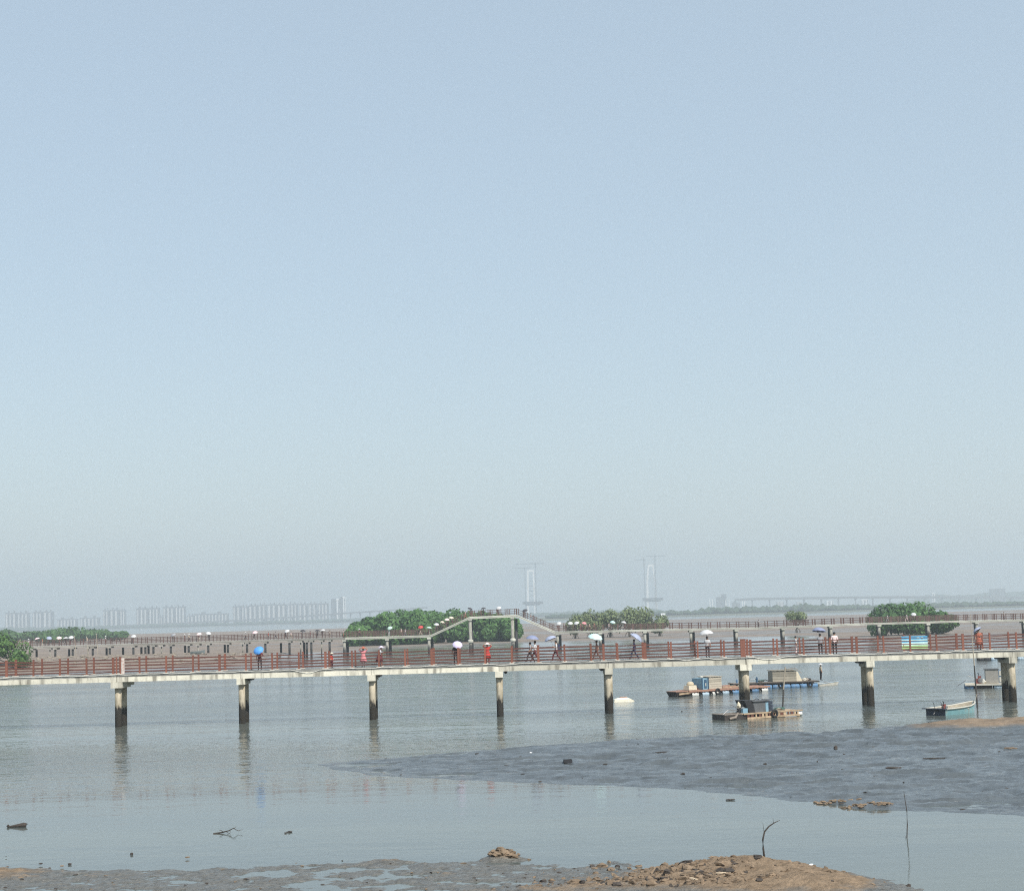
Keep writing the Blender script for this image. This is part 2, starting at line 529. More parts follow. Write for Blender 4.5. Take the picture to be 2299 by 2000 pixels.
# ------------------------------------------------------------------ shared surfaces
def concrete_pile(name, light, dark, z_mark, spread=0.35):
    """concrete that is black with algae up to the tide mark"""
    m = bpy.data.materials.new(name)
    m.use_nodes = True
    nt = m.node_tree
    L = nt.links.new
    b = nt.nodes['Principled BSDF']
    geo = nt.nodes.new('ShaderNodeNewGeometry')
    sep = nt.nodes.new('ShaderNodeSeparateXYZ')
    L(geo.outputs['Position'], sep.inputs[0])
    mp = nt.nodes.new('ShaderNodeMapping')
    mp.inputs['Scale'].default_value = (2.2, 2.2, 0.5)
    L(geo.outputs['Position'], mp.inputs['Vector'])
    n1 = node(nt, 'ShaderNodeTexNoise', Scale=1.0, Detail=6.0, Roughness=0.65)
    L(mp.outputs[0], n1.inputs['Vector'])
    a = nt.nodes.new('ShaderNodeMath'); a.operation = 'MULTIPLY_ADD'
    L(n1.outputs['Fac'], a.inputs[0]); a.inputs[1].default_value = -2.4
    L(sep.outputs['Z'], a.inputs[2])
    r = nt.nodes.new('ShaderNodeMapRange')
    r.inputs['From Min'].default_value, r.inputs['From Max'].default_value = z_mark - 1.2 - spread, z_mark - 1.2 + spread
    L(a.outputs[0], r.inputs['Value'])
    n2 = node(nt, 'ShaderNodeTexNoise', Scale=1.6, Detail=6.0, Roughness=0.7)
    L(mp.outputs[0], n2.inputs['Vector'])
    mx0 = nt.nodes.new('ShaderNodeMix'); mx0.data_type = 'RGBA'
    mx0.inputs['A'].default_value = (light[0] * 0.6, light[1] * 0.58, light[2] * 0.52, 1)
    mx0.inputs['B'].default_value = (*light, 1)
    r2 = nt.nodes.new('ShaderNodeMapRange')
    r2.inputs['From Min'].default_value, r2.inputs['From Max'].default_value = 0.36, 0.56
    L(n2.outputs['Fac'], r2.inputs['Value'])
    L(r2.outputs[0], mx0.inputs['Factor'])
    mx = nt.nodes.new('ShaderNodeMix'); mx.data_type = 'RGBA'
    mx.inputs['A'].default_value = (*dark, 1)
    L(mx0.outputs['Result'], mx.inputs['B'])
    L(r.outputs[0], mx.inputs['Factor'])
    L(mx.outputs['Result'], b.inputs['Base Color'])
    b.inputs['Roughness'].default_value = 0.85
    b.inputs['Specular IOR Level'].default_value = 0.25
    return m
PILE = concrete_pile('tide_marked_concrete', (0.50, 0.44, 0.335), (0.03, 0.026, 0.02), 1.45, 0.16)
CONC = pm('cream_concrete', (0.66, 0.625, 0.52), 0.9, 0.12, 1.2, 0.3, 8, stain=((0.16, 0.145, 0.115), 1.0, 0.75, (2.6, 1.0, 0.35)), obj=True)
SLAB = pm('grey_slab', (0.27, 0.265, 0.245), 0.9, 0.2, 1.5, 0.3, 8, stain=((0.10, 0.095, 0.085), 1.3, 0.7), obj=True)
PAD = pm('pale_pad', (0.56, 0.52, 0.45), 0.85, 0.1, 4)
RUST = pm('red_brown_rail', (0.115, 0.042, 0.030), 0.7, 0.25, 2.5, stain=((0.085, 0.035, 0.025), 2.0, 0.7), obj=True)
POSTM = pm('red_brown_post', (0.225, 0.082, 0.052), 0.7, 0.22, 3.0, stain=((0.13, 0.05, 0.035), 3.0, 0.6), obj=True)
HOSE = pm('white_hose', (0.70, 0.68, 0.62), 0.6, 0.08)
CAPSH = pm('cap_shade_colour', (0.03, 0.03, 0.035), 0.6, 0.2)  # near-black colour that paints the shade beside the pier caps

# ================================================================== THE NEAR FOOTBRIDGE
YN, WB, ZD = 128.5, 2.15, 4.15            # near railing line, railing to railing, walking level
YF = YN + WB
nb = empty('footbridge', (0, YN, 0), label='long concrete footbridge with red brown railings crossing the channel on round piers', cat='footbridge')
def nbp(mb, name, mat, **k):
    mb.v = [(x, y - YN, z) for x, y, z in mb.v]
    return mb.build(name, mat, nb, **k)
PIERS_U = [263, 540, 832, 1117, 1362, 1668, 1946, 2264]
PX = [X(u, YN) for u in PIERS_U]
sp = (PX[-1] - PX[0]) / 7
PX = [PX[0] - 2 * sp - 1.2, PX[0] - sp - 1.2] + PX + [PX[-1] + sp, PX[-1] + 2 * sp]
for k in range(len(PX) - 1):
    a, b = PX[k] + 0.012, PX[k + 1] - 0.012
    if k in (2, 7): a += 0.045
    m = MB()
    m.box(((a + b) / 2, YN + WB / 2, ZD - 0.10), (b - a, WB + 0.62, 0.20))
    nbp(m, 'deck_slab', SLAB)
    for yy in (YN - 0.165, YF + 0.165):
        m = MB()
        m.box(((a + b) / 2, yy, ZD - 0.20 - 0.195), (b - a, 0.34, 0.385))
        nbp(m, 'edge_beam', CONC)
rp = random.Random(3)
for k, x in enumerate(PX):
    big = k in (2, 7)
    w = 0.92 if big else 0.64
    top = ZD - 0.59
    m = MB()
    m.box((x, YN + WB / 2, top - 0.24), (w, WB + 0.75, 0.47), taper=1.0)
    if big:
        m.box((x + 0.24, YN + WB - 0.2, top - 0.16), (1.15, 0.5, 0.30))
    nbp(m, 'pier_cap', CONC)
    for yy in (YN + 0.18, YF - 0.18):
        r = 0.262 if k < 6 else 0.30
        m = MB().lathe([(r * 1.02, -1.6), (r, 0.4), (r * 0.99, 2.0), (r, top - 0.475)], (x, yy, 0), 22)
        nbp(m, 'pier_column', PILE, smooth=True)
    if not big:
        m = MB()
        s = 1 if k < 6 else -1
        m.tube([(x + s * 0.52, YN + 0.5, top - 0.10), (x + s * 0.52, YF + 0.4, top - 0.10)], 0.13, 10)  # added dark tube: stands in for the shade at the second-row cap
        nbp(m, 'cap_shade_tube', CAPSH)
# railings: posts with pads, five rails a side
PSP = 59.3 / 28.0
x0 = X(15, YN)
xs = []
x = x0 - 6 * PSP
while x < PX[-1]:
    xs.append(x); x += PSP
post_me = MB().box((0, 0, 0.67), (0.135, 0.10, 1.34)).box((0, 0, 1.345), (0.16, 0.13, 0.03)).mesh('post')
post_me.materials.append(POSTM)
pad_me = MB().box((0, -0.05, 0.02), (0.36, 0.36, 0.05)).mesh('pad')
pad_me.materials.append(PAD)
RZ = (0.19, 0.42, 0.66, 0.90, 1.15)
def nb_post(x, y, wide=1.0, lean=0.0):
    o = link('post', post_me, None, nb, loc=(x, y - YN, ZD), rot=(0, lean, 0), scale=(wide, 1, 1))
    link('pad', pad_me, None, o, loc=(0, 0, 0.003))
far_shift = 0.05
for i, x in enumerate(xs):
    for y in (YN, YF):
        xx = x + (far_shift if y == YF else 0) + rp.uniform(-0.02, 0.02)
        nb_post(xx, y, 1.0 + (0.35 if i % 4 == 2 else 0), rp.uniform(-0.012, 0.012))
# doubled posts at the joints, and the stout one above the sixth pier
for u, w in ((261, 0.8), (270, 0.8), (1352, 1.3), (1446, 1.1)):
    nb_post(X(u, YN), YN - 0.001, w)
m = MB()
xw = X(1664, YN)
m.box((xw, YN - 0.09, ZD + 0.70), (0.40, 0.16, 1.40)).box((xw, YN - 0.09, ZD + 1.415), (0.46, 0.22, 0.03))
nbp(m, 'stout_post', POSTM)
m = MB()
m.box((X(276, YN), YN - 0.1, ZD + 0.66), (0.24, 0.06, 1.28))
nbp(m, 'white_board', pm('weathered_white_board', (0.62, 0.55, 0.50), 0.8, 0.15, 6, stain=((0.35, 0.10, 0.06), 5, 0.7)))
for i in range(0, len(xs) - 2, 2):
    for y in (YN, YF):
        for z in RZ:
            off = far_shift if y == YF else 0
            m = MB()
            j = [rp.uniform(-0.012, 0.012) for _ in range(3)]
            sag = rp.choice([0, 0, 0, 0, -0.05, -0.02, 0.02, -0.08])
            p = [(xs[i] + off, y - 0.002, ZD + z + j[0]), (xs[i + 1] + off, y - 0.002, ZD + z + j[1] + sag), (xs[i + 2] + off, y - 0.002, ZD + z + j[2])]
            m.beam(p[0], p[1], 0.055, 0.066)
            m.beam(p[1], p[2], 0.054, 0.065)
            nbp(m, 'rail', RUST)
# a hose lying along the near edge of the deck, hanging in two slack loops
hp = []
xa, xb = X(-80, YN - 0.36), X(2380, YN - 0.36)
n = 260
for k in range(n + 1):
    t = k / n
    x = xa + (xb - xa) * t
    u = PW / 2 + (x / (YN - 0.36)) * F
    z = ZD - 0.03 + 0.02 * math.sin(x * 1.7) + 0.015 * math.sin(x * 5.1)
    for c, wdt, dep in ((680, 38, 0.28), (1712, 45, 0.24), (1600, 26, 0.12), (1530, 20, 0.10), (1120, 22, 0.06), (2105, 24, 0.08)):
        if abs(u - c) < wdt: z -= dep * math.cos((u - c) / wdt * math.pi / 2) ** 2
    hp.append((x, YN - 0.36, z))
hs_ = MB().tube(hp, 0.026, 6)
prop(hs_.build('hose', HOSE, smooth=True), 'thin white hose lying along the near deck edge of the footbridge', 'hose')
# banner tied to the far railing
bn = empty('banner', (X(2049, YF), YF - 0.06, ZD), label='blue, white and green banner tied to the far railing of the footbridge', cat='banner')
W_ = 2.1
def sheet(z0, z1, mat, y=0.0, w=W_, x=0.0):
    m = MB()
    nx = 14
    vv, ff = [], []
    for i in range(nx + 1):
        t = i / nx - 0.5
        for z in (z0, z1):
            vv.append((x + t * w, y + 0.012 * math.sin(t * 14 + z * 3), z))
        if i: ff.append((2 * i - 2, 2 * i, 2 * i + 1, 2 * i - 1))
    m.add(vv, ff)
    return m.build('panel_strip', mat, bn)
BB, BW, BG = pm('banner_blue', (0.08, 0.37, 0.62), 0.6, 0.1), pm('banner_white', (0.62, 0.86, 0.84), 0.6, 0.06), pm('banner_green', (0.36, 0.55, 0.24), 0.6, 0.1)
sheet(0.95, 1.24, BB); sheet(0.88, 0.95, BW); sheet(0.74, 0.88, BB); sheet(0.50, 0.74, BW); sheet(0.22, 0.50, BG)
for xx, ww in ((0.28, 0.22), (0.62, 0.16)):
    m = MB().box((xx, -0.03, 1.10), (ww, 0.008, 0.10)); m.build('printed_mark', BW, bn)
# ================================================================== THE FAR WALKWAY (three lengths of it)
YW, WW = 346.0, 2.4
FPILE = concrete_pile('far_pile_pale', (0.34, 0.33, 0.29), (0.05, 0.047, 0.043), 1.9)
FPILED = concrete_pile('far_pile_dark', (0.055, 0.055, 0.055), (0.02, 0.02, 0.02), 2.2)  # dark copy of the pile: stain, and back-row shade put into the colour
FCONC = pm('far_deck_concrete', (0.50, 0.49, 0.42), 0.9, 0.1, 0.5, stain=((0.28, 0.26, 0.22), 0.3, 0.5), obj=True)
FSLAB = pm('far_deck_grey', (0.33, 0.315, 0.28), 0.9, 0.12, 0.5, stain=((0.2, 0.18, 0.15), 0.3, 0.6), obj=True)
FRAIL = pm('dark_brown_rail', (0.085, 0.05, 0.042), 0.8, 0.2, 1.0, obj=True)
FPOST = pm('dark_brown_post', (0.11, 0.06, 0.05), 0.8, 0.2, 1.0, obj=True)
NETM = pm('brown_mesh_panel', (0.13, 0.085, 0.065), 0.9, 0.25, 1.5)
def ground_z(x, y):
    return float(far_z(np.array([[x]], float), np.array([[y]], float))[0, 0])
fpost_me = MB().box((0, 0, 0.66), (0.15, 0.12, 1.32)).mesh('post'); fpost_me.materials.append(FPOST)
def deck_z(x, line):
    return float(np.interp(x, [p[0] for p in line], [p[1] for p in line]))
def walkway(name, label, line, piers, posts, mat, rails=(0.35, 0.75, 1.2), net=(), thick=0.42):
    root = empty(name, (line[0][0], YW, 0), label=label, cat='walkway', group='lengths of the far walkway')
    ox = line[0][0]
    def put(m, nm, mt, par=None, **k):
        m.v = [(x - ox, y - YW, z) for x, y, z in m.v]
        return m.build(nm, mt, root, **k)
    # deck in lengths of about ten metres, following the line
    knots = []
    for (a, za), (b, zb) in zip(line[:-1], line[1:]):
        k = max(1, round((b - a) / 10.2))
        knots += [(a + (b - a) * i / k, za + (zb - za) * i / k) for i in range(k)]
    knots.append(line[-1])
    for (a, za), (b, zb) in zip(knots[:-1], knots[1:]):
        m = MB()
        ga, gb = a + 0.01, b - 0.01
        for y0, y1, t0, t1 in ((YW - 0.25, YW + WW + 0.25, 0.0, thick * 0.45), (YW - 0.20, YW + 0.15, thick * 0.45, thick), (YW + WW - 0.15, YW + WW + 0.20, thick * 0.45, thick)):
            vv = []
            for z_ in (1, 0):
                for (xx, zz) in ((ga, za), (gb, zb)):
                    for yy in (y0, y1):
                        vv.append((xx, yy, zz - (t0 if z_ == 0 else t1)))
            m.add(vv, [(0, 1, 3, 2), (4, 6, 7, 5), (0, 2, 6, 4), (1, 5, 7, 3), (0, 4, 5, 1), (2, 3, 7, 6)])
        put(m, 'deck_slab', mat)
        for y in (YW, YW + WW):
            for rz in rails:
                m = MB().beam((a, y, za + rz), (b, y, zb + rz), 0.07, 0.09)
                put(m, 'rail', FRAIL)
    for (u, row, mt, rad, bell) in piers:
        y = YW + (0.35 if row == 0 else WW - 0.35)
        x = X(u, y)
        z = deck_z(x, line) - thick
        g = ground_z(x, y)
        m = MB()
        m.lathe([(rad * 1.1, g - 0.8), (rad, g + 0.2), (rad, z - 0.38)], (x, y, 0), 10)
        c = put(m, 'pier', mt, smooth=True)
        m = MB()
        if row == 0:
            m.box((x, YW + WW / 2, z - 0.19), (0.8, WW + 0.3, 0.37))
            put(m, 'pier_cap', mat)
        if bell:
            m = MB()
            m.lathe([(rad * 1.02, 0), (rad * 1.75, 0.12), (rad * 1.75, 0.55), (rad * 1.02, 0.7)], (x, y, g + 2.7), 12)
            put(m, 'collar', mat)
    for x in posts:
        z = deck_z(x, line)
        for y in (0, WW):
            link('post', fpost_me, None, root, loc=(x - ox + (0.35 if y else 0), y, z))
    for u0, u1 in net:
        a, b = X(u0, YW + WW), X(u1, YW + WW)
        k = max(1, round((b - a) / 4))
        for i in range(k):
            p, q = a + (b - a) * i / k, a + (b - a) * (i + 1) / k
            m = MB()
            zz = deck_z(p, line)
            x = p + 0.2
            while x < q - 0.05:                 # upright laths close together
                m.box((x, YW + WW + 0.06, zz + 0.72), (0.12, 0.03, 1.15))
                x += 0.21
            put(m, 'lath_panel', NETM)
    return root
def post_run(u0, u1, step, jit=0.0, pair=False):
    r = random.Random(int(u0))
    a, b = X(u0, YW), X(u1, YW)
    out, x = [], a
    while x < b:
        out.append(x + r.uniform(-jit, jit))
        if pair: out.append(x + 0.55)
        x += step
    return out
xa, x1, x2, x3 = X(-260, YW), X(774, YW), X(1246, YW), X(2560, YW)
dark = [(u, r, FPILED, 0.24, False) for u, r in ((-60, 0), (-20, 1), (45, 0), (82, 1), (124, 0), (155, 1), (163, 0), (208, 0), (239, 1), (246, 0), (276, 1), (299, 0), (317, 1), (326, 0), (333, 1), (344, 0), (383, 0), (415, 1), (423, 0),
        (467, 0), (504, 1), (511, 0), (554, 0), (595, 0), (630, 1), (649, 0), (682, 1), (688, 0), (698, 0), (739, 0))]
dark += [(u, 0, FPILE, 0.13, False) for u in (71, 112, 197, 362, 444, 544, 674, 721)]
W1 = walkway('raised_walkway', 'left length of the far walkway, on many short dark piles', [(xa, 4.15), (X(300, YW), 4.12), (x1, 4.18)], dark, post_run(-250, 760, 1.55, 0.25), FSLAB, rails=(0.3, 0.6, 0.9, 1.2))
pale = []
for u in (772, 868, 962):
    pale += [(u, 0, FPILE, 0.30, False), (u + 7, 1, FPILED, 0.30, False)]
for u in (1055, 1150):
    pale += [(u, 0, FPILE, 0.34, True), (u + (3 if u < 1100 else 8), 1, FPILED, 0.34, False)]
zt = 8.02
W2 = walkway('arched_footbridge', 'arched middle length of the far walkway before the big mangrove clump', [(x1 + 0.02, 4.18), (X(965, YW), 4.18), (X(1054, YW), zt - 0.15), (X(1160, YW), zt), (x2, 4.18)], pale, post_run(778, 1240, 1.9, 0.1, True), FCONC, thick=0.5, net=((780, 960),))
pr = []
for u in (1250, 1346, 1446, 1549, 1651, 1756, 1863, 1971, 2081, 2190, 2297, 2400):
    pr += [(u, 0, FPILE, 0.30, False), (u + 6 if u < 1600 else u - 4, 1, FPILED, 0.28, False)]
W3 = walkway('raised_walkway', 'right length of the far walkway, with widely spaced paired posts', [(x2 + 0.02, 4.18), (X(1500, YW), 4.05), (X(1700, YW), 3.85), (X(1940, YW), 4.12), (X(2150, YW), 4.1), (x3, 3.75)], pr, post_run(1252, 1500, 1.6, 0.1) + post_run(1502, 2540, 2.05, 0.0, True), FCONC, thick=0.38, net=((1405, 1495), (1762, 1815), (1940, 2145)))
# ================================================================== TREES
def leaf_material(name, dark, light, trans=0.25):
    m = bpy.data.materials.new(name)
    m.use_nodes = True
    nt = m.node_tree
    L = nt.links.new
    b = nt.nodes['Principled BSDF']
    geo = nt.nodes.new('ShaderNodeNewGeometry')
    n1 = node(nt, 'ShaderNodeTexNoise', Scale=0.55, Detail=4.0, Roughness=0.6)
    L(geo.outputs['Position'], n1.inputs['Vector'])
    ad = nt.nodes.new('ShaderNodeMath'); ad.operation = 'MULTIPLY_ADD'
    L(geo.outputs['Random Per Island'], ad.inputs[0]); ad.inputs[1].default_value = 0.45
    L(n1.outputs['Fac'], ad.inputs[2])
    r = nt.nodes.new('ShaderNodeMapRange')
    r.inputs['From Min'].default_value, r.inputs['From Max'].default_value = 0.4, 1.1
    L(ad.outputs[0], r.inputs['Value'])
    mx = nt.nodes.new('ShaderNodeMix'); mx.data_type = 'RGBA'
    mx.inputs['A'].default_value, mx.inputs['B'].default_value = (*dark, 1), (*light, 1)
    L(r.outputs[0], mx.inputs['Factor'])
    L(mx.outputs['Result'], b.inputs['Base Color'])
    b.inputs['Roughness'].default_value = 0.6
    b.inputs['Specular IOR Level'].default_value = 0.3
    tr = nt.nodes.new('ShaderNodeBsdfTranslucent')
    L(mx.outputs['Result'], tr.inputs['Color'])
    ms = nt.nodes.new('ShaderNodeMixShader')
    ms.inputs[0].default_value = trans
    L(b.outputs[0], ms.inputs[1]); L(tr.outputs[0], ms.inputs[2])
    L(ms.outputs[0], nt.nodes['Material Output'].inputs['Surface'])
    return m
LEAF = leaf_material('mangrove_leaf', (0.042, 0.105, 0.032), (0.13, 0.26, 0.07))
LEAFP = leaf_material('pale_mangrove_leaf', (0.10, 0.14, 0.06), (0.25, 0.30, 0.14))
LEAFB = leaf_material('bright_bush_leaf', (0.035, 0.09, 0.02), (0.14, 0.25, 0.06))
LEAFD = leaf_material('dark_mangrove_leaf', (0.034, 0.088, 0.030), (0.10, 0.20, 0.058))
BARK = pm('mangrove_bark', (0.10, 0.085, 0.07), 0.95, 0.3, 2.0)
def crown_mesh(name, rx, ry, rz, n, size, seed, bottom=-0.75, lobes=9, fill=0.55, zc=0.0):
    """leaf clumps spread over several lobes: the outline is uneven and lets light through"""
    rng = np.random.default_rng(seed)
    lob = []
    for k in range(lobes):
        a = rng.uniform(0, 2 * math.pi)
        q = rng.uniform(0.0, 0.62) ** 0.7
        zz = rng.uniform(bottom + 0.25, 0.5)
        lob.append((math.cos(a) * q, math.sin(a) * q, zz * (1 - 0.35 * q), rng.uniform(0.38, 0.58)))
    lob.append((0, 0, 0.30, 0.55))
    lob = np.array(lob)
    which = rng.integers(0, len(lob), n)
    d = rng.normal(size=(n, 3))
    d /= np.linalg.norm(d, axis=1)[:, None]
    rad = np.where(rng.random(n) < fill, rng.uniform(0.86, 1.04, n), rng.random(n) ** 0.5)
    p = lob[which, :3] + d * (lob[which, 3] * rad)[:, None]
    p = p[p[:, 2] > bottom]
    d = d[:len(p)] * 0 + (p / np.maximum(np.linalg.norm(p, axis=1), 0.05)[:, None])
    p = p * np.array([rx, ry, rz]) + np.array([0, 0, zc])
    n = len(p)
    nrm = d + rng.normal(size=(n, 3)) * 0.55 + np.array([0, -0.15, 0.35])
    nrm /= np.linalg.norm(nrm, axis=1)[:, None]
    t = np.cross(nrm, rng.normal(size=(n, 3)))
    t /= np.linalg.norm(t, axis=1)[:, None]
    bt = np.cross(nrm, t)
    s = size * rng.uniform(0.55, 1.25, n)[:, None]
    q = np.stack([p - t * s, p - bt * s * 0.55 + nrm * s * 0.12, p + t * s, p + bt * s * 0.55 + nrm * s * 0.12], 1).reshape(-1, 3)
    me = bpy.data.meshes.new(name)
    me.vertices.add(len(q)); me.vertices.foreach_set('co', q.reshape(-1))
    me.loops.add(len(q)); me.loops.foreach_set('vertex_index', np.arange(len(q), dtype=np.int32))
    me.polygons.add(n)
    me.polygons.foreach_set('loop_start', (np.arange(n) * 4).astype(np.int32))
    me.update(calc_edges=True)
    return me
def trunk_mesh(h, r, seed, spread=1.0, limbs=6, roots=5, crown_r=2.0):
    rd = random.Random(seed)
    m = MB()
    p = [(0, 0, -0.4), (rd.uniform(-.2, .2), rd.uniform(-.2, .2), h * 0.35), (rd.uniform(-.3, .3), rd.uniform(-.3, .3), h * 0.7)]
    m.tube(p, [r * 1.3, r, r * 0.6], 7)
    for k in range(limbs):
        a = 2 * math.pi * (k + rd.random() * 0.6) / limbs
        z0 = h * rd.uniform(0.18, 0.45)
        rr = crown_r * rd.uniform(0.45, 0.85) * spread
        m.tube([(0, 0, z0), (math.cos(a) * rr * 0.5, math.sin(a) * rr * 0.5, z0 + h * 0.22), (math.cos(a) * rr, math.sin(a) * rr, z0 + h * rd.uniform(0.28, 0.5))], [r * 0.6, r * 0.42, r * 0.15], 5)
    for k in range(roots):                     # stilt roots
        a = 2 * math.pi * (k + rd.random() * 0.6) / roots
        rr = crown_r * rd.uniform(0.15, 0.4)
        m.tube([(0, 0, h * 0.22), (math.cos(a) * rr * 0.6, math.sin(a) * rr * 0.6, h * 0.12), (math.cos(a) * rr, math.sin(a) * rr, -0.4)], [r * 0.4, r * 0.3, r * 0.25], 5)
    return m
def tree(name, label, u, D, v_top, rx, mat, seed, n=1500, size=0.55, ry=None, base=None, low=0.12, group=None, cat='tree', lobes=9, fill=0.55):
    x = X(u, D)
    g = ground_z(x, D) if base is None else base
    top = at(u, v_top, D).z
    h = top - g
    o = empty(name, (x, D, g), label=label, cat=cat, group=group)
    zlow = h * low
    rz = (h - zlow) / 1.62
    zc = zlow + 0.75 * rz
    link('crown', crown_mesh('crown', rx, ry or rx, rz, n, size, seed, zc=zc, lobes=lobes, fill=fill), mat, o)
    trunk_mesh(h, 0.16 + 0.012 * h, seed, crown_r=rx).build('trunk', BARK, o, smooth=True)
    return o
# the big clump behind the arched footbridge
big = [(800, 428, 1402, 4.0), (830, 440, 1385, 5.2), (866, 432, 1376, 5.5), (902, 446, 1370, 6.0), (940, 436, 1367, 6.2), (978, 448, 1370, 6.0), (1016, 440, 1371, 5.8), (1052, 452, 1372, 5.6), (1088, 444, 1373, 5.4), (1120, 446, 1375, 5.0), (1143, 440, 1381, 3.4)]
words_ = ['first', 'second', 'third', 'fourth', 'fifth', 'sixth', 'seventh', 'eighth', 'ninth', 'tenth', 'eleventh']
for k, (u, D, vt, rx) in enumerate(big):
    lab = {0: 'low mangrove at the left end of the big dark green clump behind the arched footbridge', 4: 'tallest mangrove, at the crest of the big dark green clump behind the arched footbridge', 10: 'small mangrove at the right end of the big dark green clump behind the arched footbridge'}.get(k, f'dense mangrove, {words_[k]} from the left in the big clump behind the arched footbridge')
    tree('mangrove_tree', lab, u, D, vt, rx, LEAF, 100 + k, n=4200, size=0.62, ry=6.5, low=0.0, group='mangroves of the big clump', fill=0.8, lobes=12)
# the hazy low clump at the far left
for k, (u, vt, rx) in enumerate([(-60, 1414, 9), (15, 1414, 8), (70, 1418, 9), (125, 1412, 10), (172, 1408, 10), (222, 1412, 9), (268, 1418, 6)]):
    lab = ['', 'bluish green mangrove at the left picture edge, behind the left far walkway', 'low bluish green mangrove, second from left in the hazy row', 'bluish green mangrove, third from left in the hazy row behind the left walkway', 'tallest bluish green mangrove of the hazy row behind the left walkway', 'bluish green mangrove, second from right in the hazy row', 'small rounded mangrove at the right end of the hazy row behind the left walkway'][k]
    if k == 0: continue
    tree('mangrove_tree', lab, u, 700 + 25 * (k % 3), vt, rx, LEAFD, 200 + k, n=1500, size=1.0, base=1.8, low=0.02, group='mangroves of the hazy left row')
# pale trees behind the right walkway
for k, (u, D, vt, rx, lab) in enumerate([(1290, 458, 1377, 3.0, 'small pale green mangrove at the left end of the pale row behind the right walkway'), (1325, 462, 1366, 4.0, 'pale green mangrove, second from left in the pale row behind the right walkway'),
        (1368, 466, 1367, 4.2, 'pale green mangrove in the middle of the pale row behind the right walkway'), (1412, 460, 1361, 4.4, 'tallest pale green mangrove, peaked, behind the right walkway'),
        (1450, 464, 1363, 4.2, 'pale green mangrove, second from right in the pale row behind the right walkway'), (1480, 458, 1379, 3.0, 'low pale green mangrove at the right end of the pale row')]):
    tree('mangrove_tree', lab, u, D, vt, rx, LEAFP, 300 + k, n=1500, size=0.42, low=0.16, group='pale mangroves behind the right walkway', fill=0.4)
tree('mangrove_tree', 'lone small pale mangrove with a forked trunk and flat crown', 1787, 452, 1371, 3.4, LEAFP, 340, n=900, size=0.42, low=0.42, fill=0.4)
# the broad dark tree on the right
for k, (u, D, vt, rx, lab) in enumerate([(1985, 372, 1356, 5.3, 'dark green mangrove forming the left half of the broad tree behind the right walkway'), (2065, 375, 1348, 6.4, 'dark green mangrove forming the tall domed half of the broad tree behind the right walkway'), (2112, 373, 1372, 4.0, 'low dark mangrove at the right foot of the broad tree behind the right walkway')]):
    tree('mangrove_tree', lab, u, D, vt, rx, LEAFD if k != 1 else LEAF, 360 + k, n=4200, size=0.48, low=0.02, group='mangroves of the broad dark tree', fill=0.7, lobes=11)
# the bright bush on the left bank
tree('mangrove_bush', 'bright green bush at the left picture edge behind the near railing', -6, 292, 1417, 5.4, LEAFB, 380, n=3400, size=0.36, low=0.02, cat='bush', fill=0.6)
tree('mangrove_bush', 'low bright green bush trailing right from the big bush at the left edge', 42, 288, 1458, 2.3, LEAFB, 381, n=1200, size=0.30, low=0.02, cat='bush', fill=0.6)
# ================================================================== THE FAR SHORE
def woodland(name, pts, D, base, mat, seed, step=6.0, depth=60, kind='stuff'):
    """a far belt of trees: thousands of crowns that read as one mass. pts = (u, v_top)"""
    rng = np.random.default_rng(seed)
    us, vt = [p[0] for p in pts], [p[1] for p in pts]
    m = MB()
    xa, xb = X(us[0], D), X(us[-1], D)
    x = xa
    while x < xb:
        for row in range(3):
            d = D + row * depth / 3 + rng.uniform(-5, 5)
            u = PW / 2 + x / D * F
            top = at(u, float(np.interp(u, us, vt)), D).z * (0.80 + 0.1 * row) + rng.uniform(-0.15, 0.15) * step
            r = step * rng.uniform(0.6, 1.1)
            h = max(top - base, 1.5)
            m.lump((x + rng.uniform(-0.5, 0.5) * step, d, base + h * 0.42), (r, r, h * 0.60), int(rng.integers(1 << 30)), 0.28)
        x += step * 0.8
    return prop(m.build(name, mat, smooth=True), kind=kind)
WOOD = pm('far_woodland_leaf', (0.035, 0.065, 0.03), 0.9, 0.35, 0.12)
LAND = pm('far_land', (0.10, 0.11, 0.075), 0.95, 0.3, 0.01)
def land(name, u0, u1, D0, D1, z):
    m = MB()
    a0, b0, a1, b1 = X(u0, D0), X(u1, D0), X(u0, D1), X(u1, D1)
    m.add([(a0, D0, -0.5), (b0, D0, -0.5), (b0, D0 + 8, z), (a0, D0 + 8, z), (b1, D1, z), (a1, D1, z)], [(0, 1, 2, 3), (3, 2, 4, 5)])
    return prop(m.build(name, LAND), kind='structure')
land('far_shore', -500, 1500, 3900, 5600, 2.0)
land('far_shore', 1200, 2900, 2000, 5600, 2.0)
hs_pts = [(-300, 1410), (100, 1408), (240, 1404), (420, 1400), (600, 1394), (760, 1389), (900, 1384), (1130, 1377), (1300, 1372), (1480, 1366)]
woodland('far_left_woodland', hs_pts, 3960, 2.0, WOOD, 5, 13.0)
woodland('far_right_woodland', [(1240, 1379), (1400, 1372), (1560, 1369), (1600, 1362), (1700, 1360), (1790, 1357), (1810, 1355), (1860, 1358), (1990, 1357), (2100, 1353), (2299, 1349), (2600, 1340)], 2050, 2.0, WOOD, 6, 7.0)
